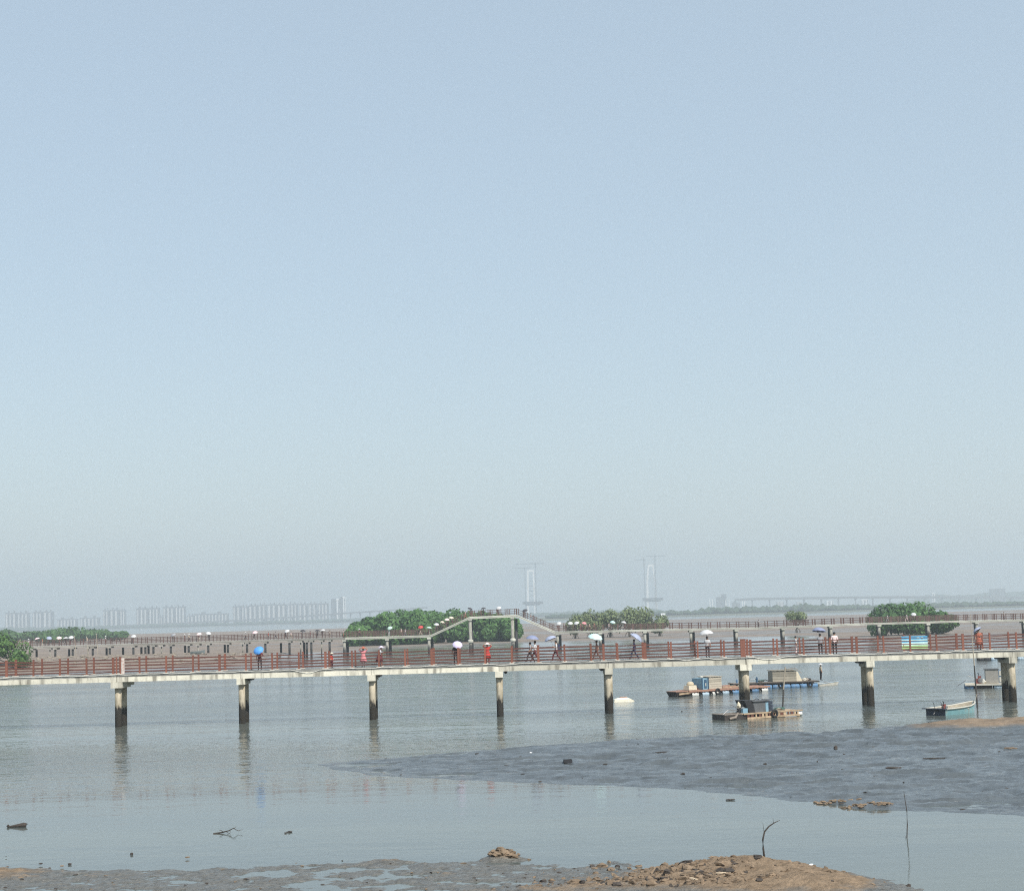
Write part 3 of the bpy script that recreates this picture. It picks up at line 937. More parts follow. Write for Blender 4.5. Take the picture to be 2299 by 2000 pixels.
# hills on the right
def hill(name, pts, D, depth, mat):
    m = MB()
    us, vt = [p[0] for p in pts], [p[1] for p in pts]
    nx, ny = 90, 8
    vv, ff = [], []
    for j in range(ny + 1):
        t = j / ny
        for i in range(nx + 1):
            u = us[0] + (us[-1] - us[0]) * i / nx
            z = max(at(u, float(np.interp(u, us, vt)), D).z, 2)
            d = D - depth + depth * 2 * t
            s = math.sin(math.pi * t)
            vv.append((X(u, D), d, 1.0 + (z - 1) * s * (0.9 + 0.1 * math.sin(i * 1.7 + j)) + 2.0 * math.sin(i * 2.3 + j * 1.9) * s))
    for j in range(ny):
        for i in range(nx):
            k = j * (nx + 1) + i
            ff.append((k, k + 1, k + nx + 2, k + nx + 1))
    m.add(vv, ff)
    return prop(m.build(name, mat, smooth=True), kind='structure')
hill('hills', [(1980, 1358), (2050, 1346), (2085, 1333), (2110, 1332), (2140, 1336), (2180, 1333), (2230, 1328), (2299, 1326), (2400, 1322), (2600, 1332)], 5200, 250, WOOD)
# ---- apartment blocks on the left skyline
BA, BBm, BC = pm('pale_block_wall', (0.55, 0.54, 0.53), 0.9, 0.1, 0.02, obj=True), pm('grey_block_wall', (0.12, 0.125, 0.13), 0.9, 0.12, 0.02, obj=True), pm('white_block_wall', (0.85, 0.85, 0.85), 0.85, 0.05, 0.02)
WIN = pm('dark_window_bay', (0.06, 0.065, 0.075), 0.4, 0.2, 0.02)
DB = 4500.0
def block(u0, u1, v, label, wall=BBm, crown=True, D=DB, bays=None, strip=None, deep=16.0):
    a, b = X(u0, D), X(u1, D)
    top = at((u0 + u1) / 2, v, D).z
    w, c = b - a, (a + b) / 2
    o = empty('apartment_block', (c, D, 2.0), label=label, cat='building', group='tower blocks on the left skyline')
    h = top - 2.0
    MB().box((0, deep / 2, h / 2), (w, deep, h)).build('wall', wall, o)
    n = bays or max(2, int(w / 9))
    bw = w / n
    for k in range(n):
        x = -w / 2 + bw * (k + 0.5)
        m = MB()
        # projecting bay and the recessed dark window strip beside it
        m.box((x - bw * 0.12, -0.9, h * 0.49), (bw * 0.42, 1.8, h * 0.96))
        m.build('bay', strip or BA, o)
        MB().box((x + bw * 0.28, -0.12, h * 0.48), (bw * 0.26, 0.25, h * 0.92)).build('window_bay', WIN, o)
    if crown:
        MB().box((0, deep / 2, h + 1.2), (w * 1.03, deep * 1.03, 2.4)).build('parapet', wall, o)
        for q in (-0.25, 0.22):
            MB().box((q * w, deep / 2, h + 4.9), (w * 0.12, 5, 5)).build('roof_house', wall, o)
    return o
DB2 = 4700
L1 = 'hazy high-rise block'
spec = [(12, 37, 1377, 'leftmost hazy high-rise slab on the skyline'), (39, 64, 1377, 'second hazy high-rise slab from the left picture edge'), (73, 95, 1375, 'third hazy high-rise slab from the left'), (97, 118, 1374, 'fourth hazy high-rise slab from the left'),
        (128, 172, 1391, 'low wide hazy block left of the gap, above the left mangrove row'), (180, 222, 1388, 'second low hazy block above the tallest left mangroves'),
        (231, 244, 1371, 'slim hazy tower, first of the close group of three'), (247, 267, 1370, 'wider hazy tower in the middle of the group of three'), (270, 281, 1371, 'slim hazy tower, last of the group of three'),
        (306, 332, 1367, 'left half of the paired hazy towers above a white roof'), (335, 357, 1366, 'right half of the paired hazy towers above a white roof'), (358, 365, 1385, 'very low small hazy block between the paired towers'),
        (366, 392, 1364, 'hazy tower with a stepped roof, left of its pair'), (394, 416, 1363, 'tallest hazy tower with a stepped roof, right of its pair'), (420, 436, 1383, 'low hazy block beside the stepped towers'),
        (437, 512, 1379, 'long low hazy block between the tower groups'), (523, 541, 1362, 'first hazy tower of the long row above the viaduct'), (543, 557, 1362, 'second hazy tower of the long row above the viaduct'),
        (559, 578, 1360, 'third hazy tower of the long row above the viaduct'), (580, 598, 1359, 'fourth hazy tower of the long row above the viaduct'), (601, 621, 1358, 'fifth hazy tower of the long row above the viaduct'),
        (623, 643, 1358, 'sixth hazy tower of the long row above the viaduct'), (646, 668, 1357, 'seventh hazy tower of the long row above the viaduct'), (671, 690, 1357, 'eighth hazy tower of the long row above the viaduct'),
        (693, 712, 1356, 'ninth hazy tower of the long row above the viaduct'), (715, 737, 1356, 'last hazy tower of the long row, beside the two tall slabs')]
for u0, u1, v, lab in spec:
    block(u0, u1, v, lab)
block(744, 754, 1343, 'tall dark narrow slab of the two-tower pair on the skyline', BBm, False, bays=1, strip=BBm)
block(755.5, 762, 1344, 'tall white narrow slab beside the dark one on the skyline', BC, False, bays=1, strip=BC)
block(763.5, 769, 1339, 'tallest dark narrow slab on the left skyline', BBm, False, bays=1, strip=BBm)
block(770, 776, 1339, 'tallest white narrow slab at the right end of the left skyline', BC, False, bays=1, strip=BC)
# right-hand skyline
for u0, u1, v, lab, w in ((1610, 1620, 1340, 'grey block left of the tall grey tower on the right skyline', BBm), (1622, 1632, 1333, 'tall grey tower among white chimneys on the right skyline', BBm), (1645, 1662, 1352, 'low grey block right of the white chimneys', BBm),
                       (1855, 1872, 1348, 'bright white low building under the right viaduct', BC), (1790, 1800, 1351, 'pale low building under the right viaduct', BA), (1745, 1760, 1350, 'pale low building near the left end of the right viaduct', BA), (1935, 1950, 1345, 'white low building under the right viaduct, left of the broad tree', BC), (2225, 2258, 1321, 'big square grey building on the right hills', BBm), (2093, 2101, 1331, 'tiny bright white building on the right hilltop', BC)):
    o = block(u0, u1, v, lab, w, False, D=4600 if u0 < 2000 else 4900, bays=2, strip=w)
    o['group'] = 'buildings on the right skyline'
for u, v0, lab in ((1594, 1344, 'leftmost thin white chimney on the right skyline'), (1600, 1345, 'second thin white chimney on the right skyline'), (1630, 1345, 'thin white chimney in front of the tall grey tower'), (1637, 1344, 'thin white chimney right of the tall grey tower'), (1667, 1349, 'thin white chimney, left of the last pair'), (1672, 1349, 'rightmost thin white chimney on the right skyline')):
    top = at(u, v0, 4300).z
    o = empty('chimney', (X(u, 4300), 4300, 2), label=lab, cat='chimney', group='white chimneys on the right skyline')
    MB().lathe([(1.7, 0), (1.3, top - 2.4)], n=10).build('stack', BC, o)
    MB().lathe([(1.5, top - 2.4), (1.5, top - 1.6)], n=10).build('rim', BA, o)
# ---- viaducts
VIA = pm('viaduct_concrete', (0.12, 0.125, 0.13), 0.9, 0.08, 0.02)
def viaduct(label, pts, D, n, thick=3.0, wide=14):
    us, vv = [p[0] for p in pts], [p[1] for p in pts]
    o = empty('viaduct', (X(us[0], D), D, 0), label=label, cat='viaduct')
    ox = X(us[0], D)
    for k in range(n):
        u0, u1 = us[0] + (us[-1] - us[0]) * k / n, us[0] + (us[-1] - us[0]) * (k + 1) / n
        p, q = [at(u, float(np.interp(u, us, vv)), D) for u in (u0, u1)]
        m = MB()
        m.beam((p.x - ox, 0, p.z - thick / 2), (q.x - ox - 0.05, 0, q.z - thick / 2), wide, thick)
        m.build('girder', VIA, o)
        m = MB()
        m.beam((p.x - ox, -wide / 2 + 0.2, p.z + 0.5), (q.x - ox - 0.05, -wide / 2 + 0.2, q.z + 0.5), 0.4, 1.0)
        m.build('parapet', VIA, o)
        m = MB()
        zt = p.z - thick
        if zt > 2:
            m.box((p.x - ox, 0, zt / 2 + 0.5), (3.0, 6, zt + 1), taper=0.85)
            m.box((p.x - ox, 0, zt - 0.9), (4.6, 10, 1.8))
            m.build('pier', VIA, o)
    return o
viaduct('long hazy viaduct rising from the left behind the left walkway', [(225, 1406), (380, 1399), (520, 1392.5), (656, 1384), (780, 1375), (860, 1370), (960, 1363)], 4150, 34)
viaduct('hazy viaduct on tall piers above the right shore', [(1650, 1345), (1690, 1342.5), (1900, 1339.5), (2060, 1338.5), (2299, 1340), (2500, 1341)], 4100, 22, 5.0)
m = MB(); p, q = at(1690, 1341.6, 4080), at(1790, 1340.6, 4080)
# ---- bridge towers being built
TWR, CRN = pm('tower_concrete', (0.80, 0.80, 0.79), 0.9, 0.08, 0.02), pm('crane_steel', (0.05, 0.05, 0.055), 0.7, 0.1, 0.1)
def bridge_tower(uc, vt, label, vb, lean, cranes, arch):
    D = 4200.0
    k = D / F
    o = empty('bridge_tower', (X(uc, D), D, 0), label=label, cat='tower', group='bridge towers under construction')
    top = at(uc, vt, D).z
    zb = at(uc, vb, D).z
    for s in (-1, 1):
        m = MB()
        n = 10
        for j in range(n):
            z0, z1 = top * j / n, top * (j + 1) / n
            def hx(z):
                t = z / top
                if arch: return (10.5 - 1.0 * t - 4.8 * max(0, t - 0.55) ** 2 / 0.2) * k * 0.9
                return (9.5 - 2.6 * t) * k * 0.9
            w0, w1 = 6.2 - 1.8 * z0 / top, 6.2 - 1.8 * z1 / top
            vv = []
            for z, w in ((z0, w0), (z1, w1)):
                for i, jj in ((-1, -1), (1, -1), (1, 1), (-1, 1)):
                    vv.append((s * hx(z) + i * w / 2, jj * 4, z))
            m.add(vv, [(3, 2, 1, 0), (4, 5, 6, 7), (0, 1, 5, 4), (1, 2, 6, 5), (2, 3, 7, 6), (3, 0, 4, 7)])
        m.build('leg', TWR, o)
    MB().box((0, 0, top - 2.5), (15 * k * 0.9 if not arch else 12 * k * 0.9, 8.4, 5.5)).build('crossbeam', TWR, o)
    m = MB().box((3, 0, zb), (46 * k, 13, 7)); m.box((3, 0, zb - 5), (34 * k, 9, 3)); m.build('work_platform', CRN, o)
    if not arch:
        for t in (0.36, 0.46, 0.55, 0.66, 0.76):
            MB().box((0, 0, top * t), (13 * k, 1.2, 1.0)).build('strut', CRN, o)
    MB().box((0, 0, 3), (40 * k, 26, 6)).build('footing', TWR, o)
    for um, v0, j0, j1, lab in cranes:
        c = empty('tower_crane', (X(um, D), D - 7, 0), label=lab, cat='crane', group='tower cranes on the bridge towers')
        zt = at(um, v0, D).z
        m = MB()
        for sx in (-0.9, 0.9):
            for sy in (-0.9, 0.9):
                m.tube([(sx, sy, 0), (sx, sy, zt)], 0.28, 4)
        z = 0
        while z < zt - 3:
            m.tube([(-0.9, -0.9, z), (0.9, -0.9, z + 3)], 0.18, 3); m.tube([(0.9, -0.9, z), (0.9, -0.9 + 1.8, z + 3)], 0.18, 3)
            z += 3
        m.build('mast', CRN, c)
        a, b = X(j0, D) - X(um, D), X(j1, D) - X(um, D)
        m = MB()
        for y, dz in ((-0.7, 0), (0.7, 0), (0, 1.5)):
            m.tube([(a, y, zt - 2 + dz), (b, y, zt - 2 + dz)], 0.25, 4)
        x = a
        while x < b - 2:
            m.tube([(x, -0.7, zt - 2), (x + 1, 0, zt - 0.5), (x + 2, -0.7, zt - 2)], 0.15, 3); x += 2
        m.build('jib', CRN, c)
        MB().box((0, 0, zt - 3.6), (2.6, 2.6, 2.6)).build('cab', CRN, c)
        MB().tube([(0, 0, zt - 2), (0, 0, zt + 5)], [0.6, 0.2], 4).build('peak', CRN, c)
bridge_tower(1194, 1279, 'left hazy bridge tower under construction with rungs between its legs', 1353, 0, [(1181, 1274, 1152, 1192, 'lower tower crane on the left side of the left bridge tower'), (1205, 1264, 1160, 1225, 'taller tower crane on the right side of the left bridge tower')], False)
bridge_tower(1464, 1267, 'right hazy bridge tower under construction with an arched portal', 1345, 0, [(1449, 1255, 1429, 1452, 'lower tower crane with short jib on the right bridge tower'), (1474, 1247, 1455, 1498, 'tallest tower crane on the right bridge tower')], True)
# a white ferry and small far craft
def far_craft(u, v, D, L_, label, hullm, topm):
    o = empty('ferry', (X(u, D), D, 0), label=label, cat='boat')
    MB().add([(-L_ / 2, -3, 1.6), (L_ / 2, -3, 2.0), (L_ / 2, 3, 2.0), (-L_ / 2, 3, 1.6), (-L_ * .42, -2, -0.3), (L_ * .40, -2, -0.3), (L_ * .40, 2, -0.3), (-L_ * .42, 2, -0.3)], [(0, 1, 2, 3), (7, 6, 5, 4), (0, 4, 5, 1), (1, 5, 6, 2), (2, 6, 7, 3), (3, 7, 4, 0)]).build('hull', hullm, o)
    MB().box((-L_ * .05, 0, 3.4), (L_ * .6, 4.4, 3.2)).build('cabin', topm, o)
    MB().box((-L_ * .05, 0, 5.1), (L_ * .64, 4.8, 0.2)).build('roof', topm, o)
far_craft(1489, 1372, 1900, 8.5, 'tiny white boat far off right of the right bridge tower', BC, BC)
far_craft(668, 1401, 3400, 14, 'tiny grey boat on the far water below the left viaduct', BBm, BBm)
# ================================================================== RAFTS AND BOATS
WOODO = pm('orange_plank', (0.36, 0.205, 0.145), 0.85, 0.22, 2.0, stain=((0.22, 0.13, 0.09), 1.5, 0.6), obj=True)
WOODP = pm('pale_plank', (0.46, 0.34, 0.22), 0.85, 0.22, 2.5, stain=((0.20, 0.13, 0.08), 2.0, 0.7), obj=True)
WOODG = pm('grey_plank', (0.24, 0.20, 0.165), 0.9, 0.2, 2.5, obj=True)
WOODD = pm('dark_wet_wood', (0.035, 0.028, 0.024), 0.7, 0.25, 3.0, obj=True)
BEIGE = pm('beige_board', (0.40, 0.36, 0.29), 0.85, 0.1, 1.5, stain=((0.27, 0.23, 0.18), 1.5, 0.5), obj=True)
TAUPE = pm('taupe_board', (0.27, 0.245, 0.195), 0.85, 0.12, 1.5, obj=True)
CREAM = pm('cream_panel', (0.62, 0.55, 0.42), 0.8, 0.1)
BLUEB = pm('bright_blue_barrel', (0.10, 0.21, 0.36), 0.6, 0.2, 2.0, stain=((0.12, 0.13, 0.13), 3.0, 0.7), obj=True)
PALEB = pm('pale_blue_barrel', (0.36, 0.46, 0.54), 0.6, 0.15, 2.0, obj=True)
WHTB = pm('off_white_barrel', (0.62, 0.62, 0.58), 0.5, 0.12, 2.0, obj=True)
DKBLUE = pm('dark_blue_paint', (0.035, 0.09, 0.16), 0.6, 0.2)
BLKP = pm('black_tarp', (0.018, 0.018, 0.021), 0.6, 0.3)
GRYP = pm('grey_sheet', (0.10, 0.105, 0.11), 0.7, 0.15)
LTBL = pm('light_blue_paint', (0.19, 0.33, 0.42), 0.6, 0.12, stain=((0.35, 0.40, 0.40), 2, 0.5))
TEAL = pm('faded_teal_paint', (0.21, 0.41, 0.44), 0.6, 0.15, 1.5, stain=((0.30, 0.33, 0.30), 1.8, 0.7))
WHTP = pm('weathered_white_paint', (0.50, 0.48, 0.42), 0.7, 0.12, 2.0, stain=((0.40, 0.38, 0.30), 1.5, 0.5))
NAVY = pm('navy_hull', (0.025, 0.035, 0.055), 0.6, 0.2)
REDP = pm('red_engine_paint', (0.20, 0.05, 0.04), 0.5, 0.2)
STEEL = pm('dull_steel', (0.22, 0.22, 0.22), 0.5, 0.2, metal=0.4)
BROWN = pm('rusty_brown', (0.12, 0.045, 0.03), 0.8, 0.25)
FOAM = pm('dirty_foam', (0.74, 0.70, 0.58), 0.85, 0.08, stain=((0.5, 0.45, 0.32), 2, 0.4))
BAMB = pm('bamboo', (0.36, 0.31, 0.24), 0.7, 0.15, 3.0)
BAMBD = pm('wet_bamboo', (0.05, 0.045, 0.04), 0.7, 0.15, 3.0)
def moor(name, u0, v0, u1, v1, label, cat, rz=None):
    p, q = ground(u0, v0), ground(u1, v1)
    a = math.atan2(q.y - p.y, q.x - p.x) if rz is None else rz
    o = empty(name, ((p.x + q.x) / 2, (p.y + q.y) / 2, 0), a, label, cat)
    return o, (q - p).length
def barrel(o, x, y, mat, L_=0.8, r=0.24, z=0.10, name='barrel'):
    m = MB()
    prof = [(0.75, -0.5), (1, -0.46), (1.0, -0.2), (1.05, -0.17), (1.0, -0.14), (1.0, 0.14), (1.05, 0.17), (1, 0.2), (1, 0.46), (0.75, 0.5)]
    n = 12
    vv, ff = [], []
    for rr, t in prof:
        for i in range(n):
            a = 2 * math.pi * i / n
            vv.append((x + t * L_, y + r * rr * math.cos(a), z + r * rr * math.sin(a)))
    for k in range(len(prof) - 1):
        for i in range(n):
            j = (i + 1) % n
            ff.append((k * n + i, k * n + j, (k + 1) * n + j, (k + 1) * n + i))
    ff += [tuple(range(n)), tuple(reversed(range((len(prof) - 1) * n, len(prof) * n)))]
    return m.add(vv, ff).build(name, mat, o, smooth=True)
def planks(o, x0, x1, y0, y1, z, n, mat, t=0.05, name='deck_plank'):
    w = (y1 - y0) / n
    for k in range(n):
        MB().box(((x0 + x1) / 2 + 0.03 * ((k * 7) % 3 - 1), y0 + w * (k + 0.5), z), (x1 - x0, w - 0.015, t)).build(name, mat, o)
def boards(o, x0, x1, y, z0, z1, n, mat, name='wall_board', t=0.04, deep=None):
    h = (z1 - z0) / n
    for k in range(n):
        MB().box(((x0 + x1) / 2, y + 0.012 * (k % 2), z0 + h * (k + 0.5)), (x1 - x0, t, h - 0.02)).build(name, mat, o)
def cabin(o, x0, x1, y0, y1, z0, z1, mat, n=5, roof=None):
    boards(o, x0, x1, y0, z0, z1, n, mat)
    MB().box(((x0 + x1) / 2, (y0 + y1) / 2 + 0.04, (z0 + z1) / 2), (x1 - x0 - 0.02, y1 - y0 - 0.04, z1 - z0 - 0.01)).build('cabin_body', mat, o)
    if roof:
        m = MB()
        vv, ff, nx = [], [], 16
        for i in range(nx + 1):
            t = i / nx
            xx = x0 - 0.08 + (x1 - x0 + 0.16) * t
            zz = z1 + 0.03 + 0.02 * math.sin(i * 2.2)
            vv += [(xx, y0 - 0.1, zz), (xx, y1 + 0.1, zz + 0.05), (xx, y0 - 0.1, zz + 0.035), (xx, y1 + 0.1, zz + 0.085)]
            if i:
                a, b = 4 * i - 4, 4 * i
                ff += [(a, a + 1, b + 1, b), (a + 2, b + 2, b + 3, a + 3), (a, b, b + 2, a + 2), (a + 1, a + 3, b + 3, b + 1)]
        ff += [(0, 2, 3, 1), (4 * nx, 4 * nx + 1, 4 * nx + 3, 4 * nx + 2)]
        m.add(vv, ff).build('roof_sheet', roof, o)
def engine(o, x, y, z, mat, s=1.0, dirx=-1):
    """a small diesel with its long propeller shaft"""
    e = MB().box((x, y, z + 0.20 * s), (0.42 * s, 0.30 * s, 0.36 * s), taper=0.85).box((x + 0.05 * s, y, z + 0.46 * s), (0.24 * s, 0.22 * s, 0.20 * s)).build('engine', mat, o)
    MB().lathe([(0.05, 0), (0.17 * s, 0.02), (0.17 * s, 0.07), (0.05, 0.09)], (0, 0, 0), 14).build('flywheel', STEEL, e, loc=(x + 0.1, y - 0.15 * s, z + 0.25 * s), rot=(R(90), 0, 0))
    MB().tube([(x, y, z + 0.5 * s), (x, y, z + 0.75 * s), (x - 0.10, y, z + 0.8 * s)], 0.035, 6).build('exhaust', BLKP, e)
    MB().tube([(x + dirx * 0.2 * s, y, z + 0.2 * s), (x + dirx * 0.95 * s, y, z + 0.25 * s), (x + dirx * 1.6 * s, y, z - 0.2)], 0.035, 6).build('propeller_shaft', STEEL, o)
    MB().tube([(x + dirx * 0.2 * s, y - 0.1, z + 0.3 * s), (x + dirx * 0.8 * s, y - 0.12, z + 0.62 * s)], 0.025, 6).build('tiller', STEEL, o)

# A: long orange raft with the beige cabin
o, L_ = moor('raft', 1507, 1564, 1712, 1550, 'long raft with orange deck, pale blue barrels and a beige cabin beside the sixth pier', 'raft')
h = L_ / 2
planks(o, -h + 1.5, h - 0.2, -1.0, 1.0, 0.50, 7, WOODO)
MB().beam((-h + 1.3, -1.03, 0.44), (h, -1.03, 0.44), 0.07, 0.13).build('side_beam', WOODO, o)
MB().beam((-h + 1.3, 1.03, 0.44), (h, 1.03, 0.44), 0.07, 0.13).build('side_beam', WOODO, o)
x = -h + 1.6
while x < h - 0.2:
    MB().box((x, -0.02, 0.345), (0.10, 2.06, 0.14)).build('joist', BROWN, o); x += 0.42
cols = [WHTB, PALEB, WHTB, PALEB, BLUEB, PALEB, BLUEB, WHTB, BLUEB]
for k in range(8):
    for y in (-0.82, 0.82):
        barrel(o, -h + 2.15 + k * (L_ - 2.5) / 7.2, y, cols[k] if y < 0 else BLUEB, 0.80)
MB().add([(-h, -0.7, 0.45), (-h + 1.6, -1.0, 0.42), (-h + 1.6, 1.0, 0.42), (-h, 0.7, 0.45), (-h + 0.25, -0.55, -0.1), (-h + 1.6, -0.8, -0.15), (-h + 1.6, 0.8, -0.15), (-h + 0.25, 0.55, -0.1)], [(0, 1, 2, 3), (7, 6, 5, 4), (0, 4, 5, 1), (1, 5, 6, 2), (2, 6, 7, 3), (3, 7, 4, 0)]).build('bow', WOODD, o)
MB().box((-h + 0.75, 0, 0.47), (1.5, 1.5, 0.06)).build('bow_deck', WOODO, o)
MB().beam((-h + 0.2, -0.9, 0.25), (-h + 1.5, -0.98, 0.32), 0.06, 0.16).build('bow_rail', WOODP, o)
MB().box((-h + 2.1, -0.3, 0.76), (1.0, 0.8, 0.42), taper=0.92).build('crate', CREAM, o)
MB().lathe([(0.34, 0), (0.38, 0.12), (0.26, 0.28), (0.10, 0.34)], (-h + 2.3, -0.1, 0.975), 12).build('bundle', pm('straw_bundle', (0.50, 0.42, 0.30), 0.9, 0.2, 5), o, smooth=True)
MB().box((-h + 3.0, 0.2, 0.60), (0.6, 0.7, 0.16)).build('tray', BROWN, o)
cabin(o, -h + 4.05, -h + 5.65, -0.75, 0.75, 0.53, 1.62, BEIGE, 5, roof=BEIGE)
MB().box((-h + 3.62, 0, 1.05), (0.80, 1.4, 1.04)).build('blue_cabin', LTBL, o)
MB().box((-h + 3.65, -0.71, 1.05), (0.32, 0.04, 0.80)).build('cabin_door', DKBLUE, o)
MB().box((-h + 3.66, -0.74, 0.98), (0.10, 0.03, 0.28)).build('door_pane', WHTP, o)
for dx in (-0.36, 0.36):
    MB().box((-h + 3.62 + dx, -0.72, 1.08), (0.09, 0.06, 1.06)).build('cabin_post', DKBLUE, o)
MB().lathe([(0.02, 0), (0.18, 0.02), (0.16, 0.14), (0.05, 0.2)], (-h + 3.8, 0, 1.58), 10).build('basin', WHTP, o, smooth=True)
for k, (dx, L2) in enumerate(((5.9, 1.9), (6.3, 1.6), (6.1, 1.4))):
    MB().beam((-h + dx, -0.5 + 0.35 * k, 0.58 + 0.06 * k), (-h + dx + L2, -0.6 + 0.4 * k, 0.60 + 0.07 * k), 0.18, 0.07).build('loose_plank', WOODO if k else WOODP, o)
# B: blue-floated raft with the taupe cabin
o, L_ = moor('raft', 1642, 1547, 1832, 1540, 'dark blue floated raft with a taupe cabin where the fisherman stands', 'raft')
h = L_ / 2
planks(o, -h, h, -1.0, 1.0, 0.58, 7, WOODG)
MB().beam((-h, -1.03, 0.53), (h, -1.03, 0.53), 0.06, 0.12).build('side_beam', WOODD, o)
MB().beam((-h, 1.03, 0.53), (h, 1.03, 0.53), 0.06, 0.12).build('side_beam', WOODD, o)
x = -h + 0.2
while x < h:
    MB().box((x, 0, 0.43), (0.10, 2.0, 0.15)).build('joist', WOODD, o); x += 0.62
for k in range(9):
    for y in (-0.85, 0.85):
        barrel(o, -h + 0.6 + k * (L_ - 1.2) / 8, y, BLUEB if k > 2 else DKBLUE, 0.86, 0.25, 0.12)
cabin(o, -h + 4.1, -h + 6.6, -0.7, 0.7, 0.61, 1.66, TAUPE, 4, roof=TAUPE)
MB().add([(-h + 6.6, -0.7, 0.61), (-h + 7.2, -0.7, 0.61), (-h + 6.75, -0.7, 1.55), (-h + 6.6, -0.7, 1.6), (-h + 6.6, 0.7, 0.61), (-h + 7.2, 0.7, 0.61), (-h + 6.75, 0.7, 1.55), (-h + 6.6, 0.7, 1.6)], [(0, 1, 2, 3), (7, 6, 5, 4), (1, 5, 6, 2), (2, 6, 7, 3), (0, 3, 7, 4), (0, 4, 5, 1)]).build('awning', CREAM, o)
MB().tube([(-h + 5.6, 0.1, 1.8), (-h + 6.6, -0.4, 1.92), (-h + 7.2, -0.5, 1.4)], 0.03, 5).build('bent_pole', WOODG, o)
for k, (dx, sz, mt) in enumerate(((7.5, 0.34, WHTP), (7.9, 0.26, WOODG), (8.2, 0.2, WOODD))):
    MB().lump((-h + dx, -0.3 + 0.2 * k, 0.70), (sz, 0.3, 0.16), k + 4).build('net_heap', mt, o)
engine(o, -h + 1.5, -0.2, 0.60, BROWN, 1.3, 1)
MB().lathe([(0.11, 0), (0.11, 0.42), (0.05, 0.5), (0.05, 0.56)], (-h + 2.55, -0.4, 0.61), 10).build('water_jug', DKBLUE, o)
MB().lathe([(0.10, 0), (0.10, 0.3), (0.05, 0.38)], (-h + 0.5, -0.3, 0.61), 10).build('water_jug', BLUEB, o)
MB().tube([(-h + 2.8, -0.5, 0.68), (-h + 3.4, -0.5, 0.86), (-h + 3.9, -0.5, 0.66)], 0.05, 6).build('hose_coil', BLKP, o)
# the little white sampan tied to its right end
o2, L2 = moor('sampan', 1834, 1540, 1882, 1536, 'flat white plank punt lying off the right end of the blue floated raft', 'boat')
MB().add([(-L2 / 2, -0.35, 0.22), (L2 / 2, -0.12, 0.34), (L2 / 2, 0.12, 0.34), (-L2 / 2, 0.35, 0.22), (-L2 / 2, -0.3, -0.1), (L2 * .42, -0.1, 0.0), (L2 * .42, 0.1, 0.0), (-L2 / 2, 0.3, -0.1)], [(0, 1, 2, 3), (7, 6, 5, 4), (0, 4, 5, 1), (1, 5, 6, 2), (2, 6, 7, 3), (3, 7, 4, 0)]).build('hull', WHTP, o2)
MB().beam((-L2 / 2, -0.36, 0.23), (L2 / 2, -0.13, 0.35), 0.04, 0.05).build('rim', PALEB, o2)
MB().box((-0.2, 0, 0.285), (0.2, 0.5, 0.04)).build('thwart', WOODP, o2)
# C: wooden raft with the dark shelter, in front of the sixth pier
o, L_ = moor('raft', 1613, 1616, 1783, 1605, 'wooden raft with a dark tarpaulin shelter and an outboard, before the sixth pier', 'raft')
h = L_ / 2
planks(o, -h + 1.5, h, -0.85, 0.85, 0.40, 6, WOODP)
MB().box((-h + 1.0, 0, 0.17), (2.0, 1.6, 0.40)).build('stern_box', WOODD, o)
MB().box((-h + 0.75, 0, 0.39), (1.5, 1.66, 0.05)).build('stern_deck', WOODG, o)
MB().beam((-h + 1.6, -0.9, 0.38), (h + 0.1, -0.9, 0.42), 0.06, 0.10).build('side_beam', WOODP, o)
MB().beam((-h + 1.9, -0.9, 0.06), (h - 0.15, -0.9, 0.10), 0.06, 0.13).build('side_beam', WOODP, o)
rr = random.Random(5)
x = -h + 2.0
while x < h - 0.25:
    MB().box((x, -0.885, 0.23), (rr.uniform(0.10, 0.26), 0.05, 0.24)).build('side_board', WOODP if rr.random() < 0.7 else BROWN, o)
    x += rr.uniform(0.24, 0.36)
MB().box((-h + 3.7, -0.10, 0.14), (3.3, 1.35, 0.36)).build('float_block', WOODD, o)
barrel(o, h - 0.1, -0.75, WHTB, 0.42, 0.16, 0.16, name='bottle_float')
MB().add([(-h + 1.9, -0.6, 1.33), (-h + 2.6, -0.6, 1.33), (-h + 2.85, -0.6, 0.43), (-h + 2.35, -0.6, 0.43), (-h + 1.9, 0.6, 1.33), (-h + 2.6, 0.6, 1.33), (-h + 2.85, 0.6, 0.43), (-h + 2.35, 0.6, 0.43)], [(0, 3, 2, 1), (4, 5, 6, 7), (0, 1, 5, 4), (1, 2, 6, 5), (2, 3, 7, 6), (3, 0, 4, 7)]).build('leaning_tarp', BLKP, o)
MB().box((-h + 3.22, 0, 0.82), (1.08, 1.15, 0.80)).build('shelter', GRYP, o)
MB().box((-h + 3.3, -0.05, 1.24), (1.5, 1.3, 0.05)).build('shelter_roof', GRYP, o)
MB().box((-h + 3.90, -0.35, 0.80), (0.24, 0.45, 0.74)).build('blue_sheet', LTBL, o)
for k in range(3):
    MB().box((-h + 4.25, -0.2, 0.56 + 0.25 * k), (0.42, 0.6, 0.22)).build('fish_box', NAVY, o)
MB().box((-h + 4.22, -0.15, 1.28), (0.50, 0.7, 0.06)).build('box_lid', GRYP, o)
MB().tube([(-h + 2.9, -0.2, 1.27), (-h + 3.3, -0.2, 1.40), (-h + 3.55, -0.1, 1.30)], 0.03, 5).build('bent_pole', BLKP, o)
engine(o, -h + 1.75, -0.25, 0.42, BLKP, 1.1, -1)
MB().box((-h + 1.9, -0.55, 0.60), (0.42, 0.3, 0.34)).build('fuel_can', LTBL, o)
MB().lump((-h + 1.55, -0.35, 0.98), (0.18, 0.16, 0.24), 9).build('rag_heap', CREAM, o)
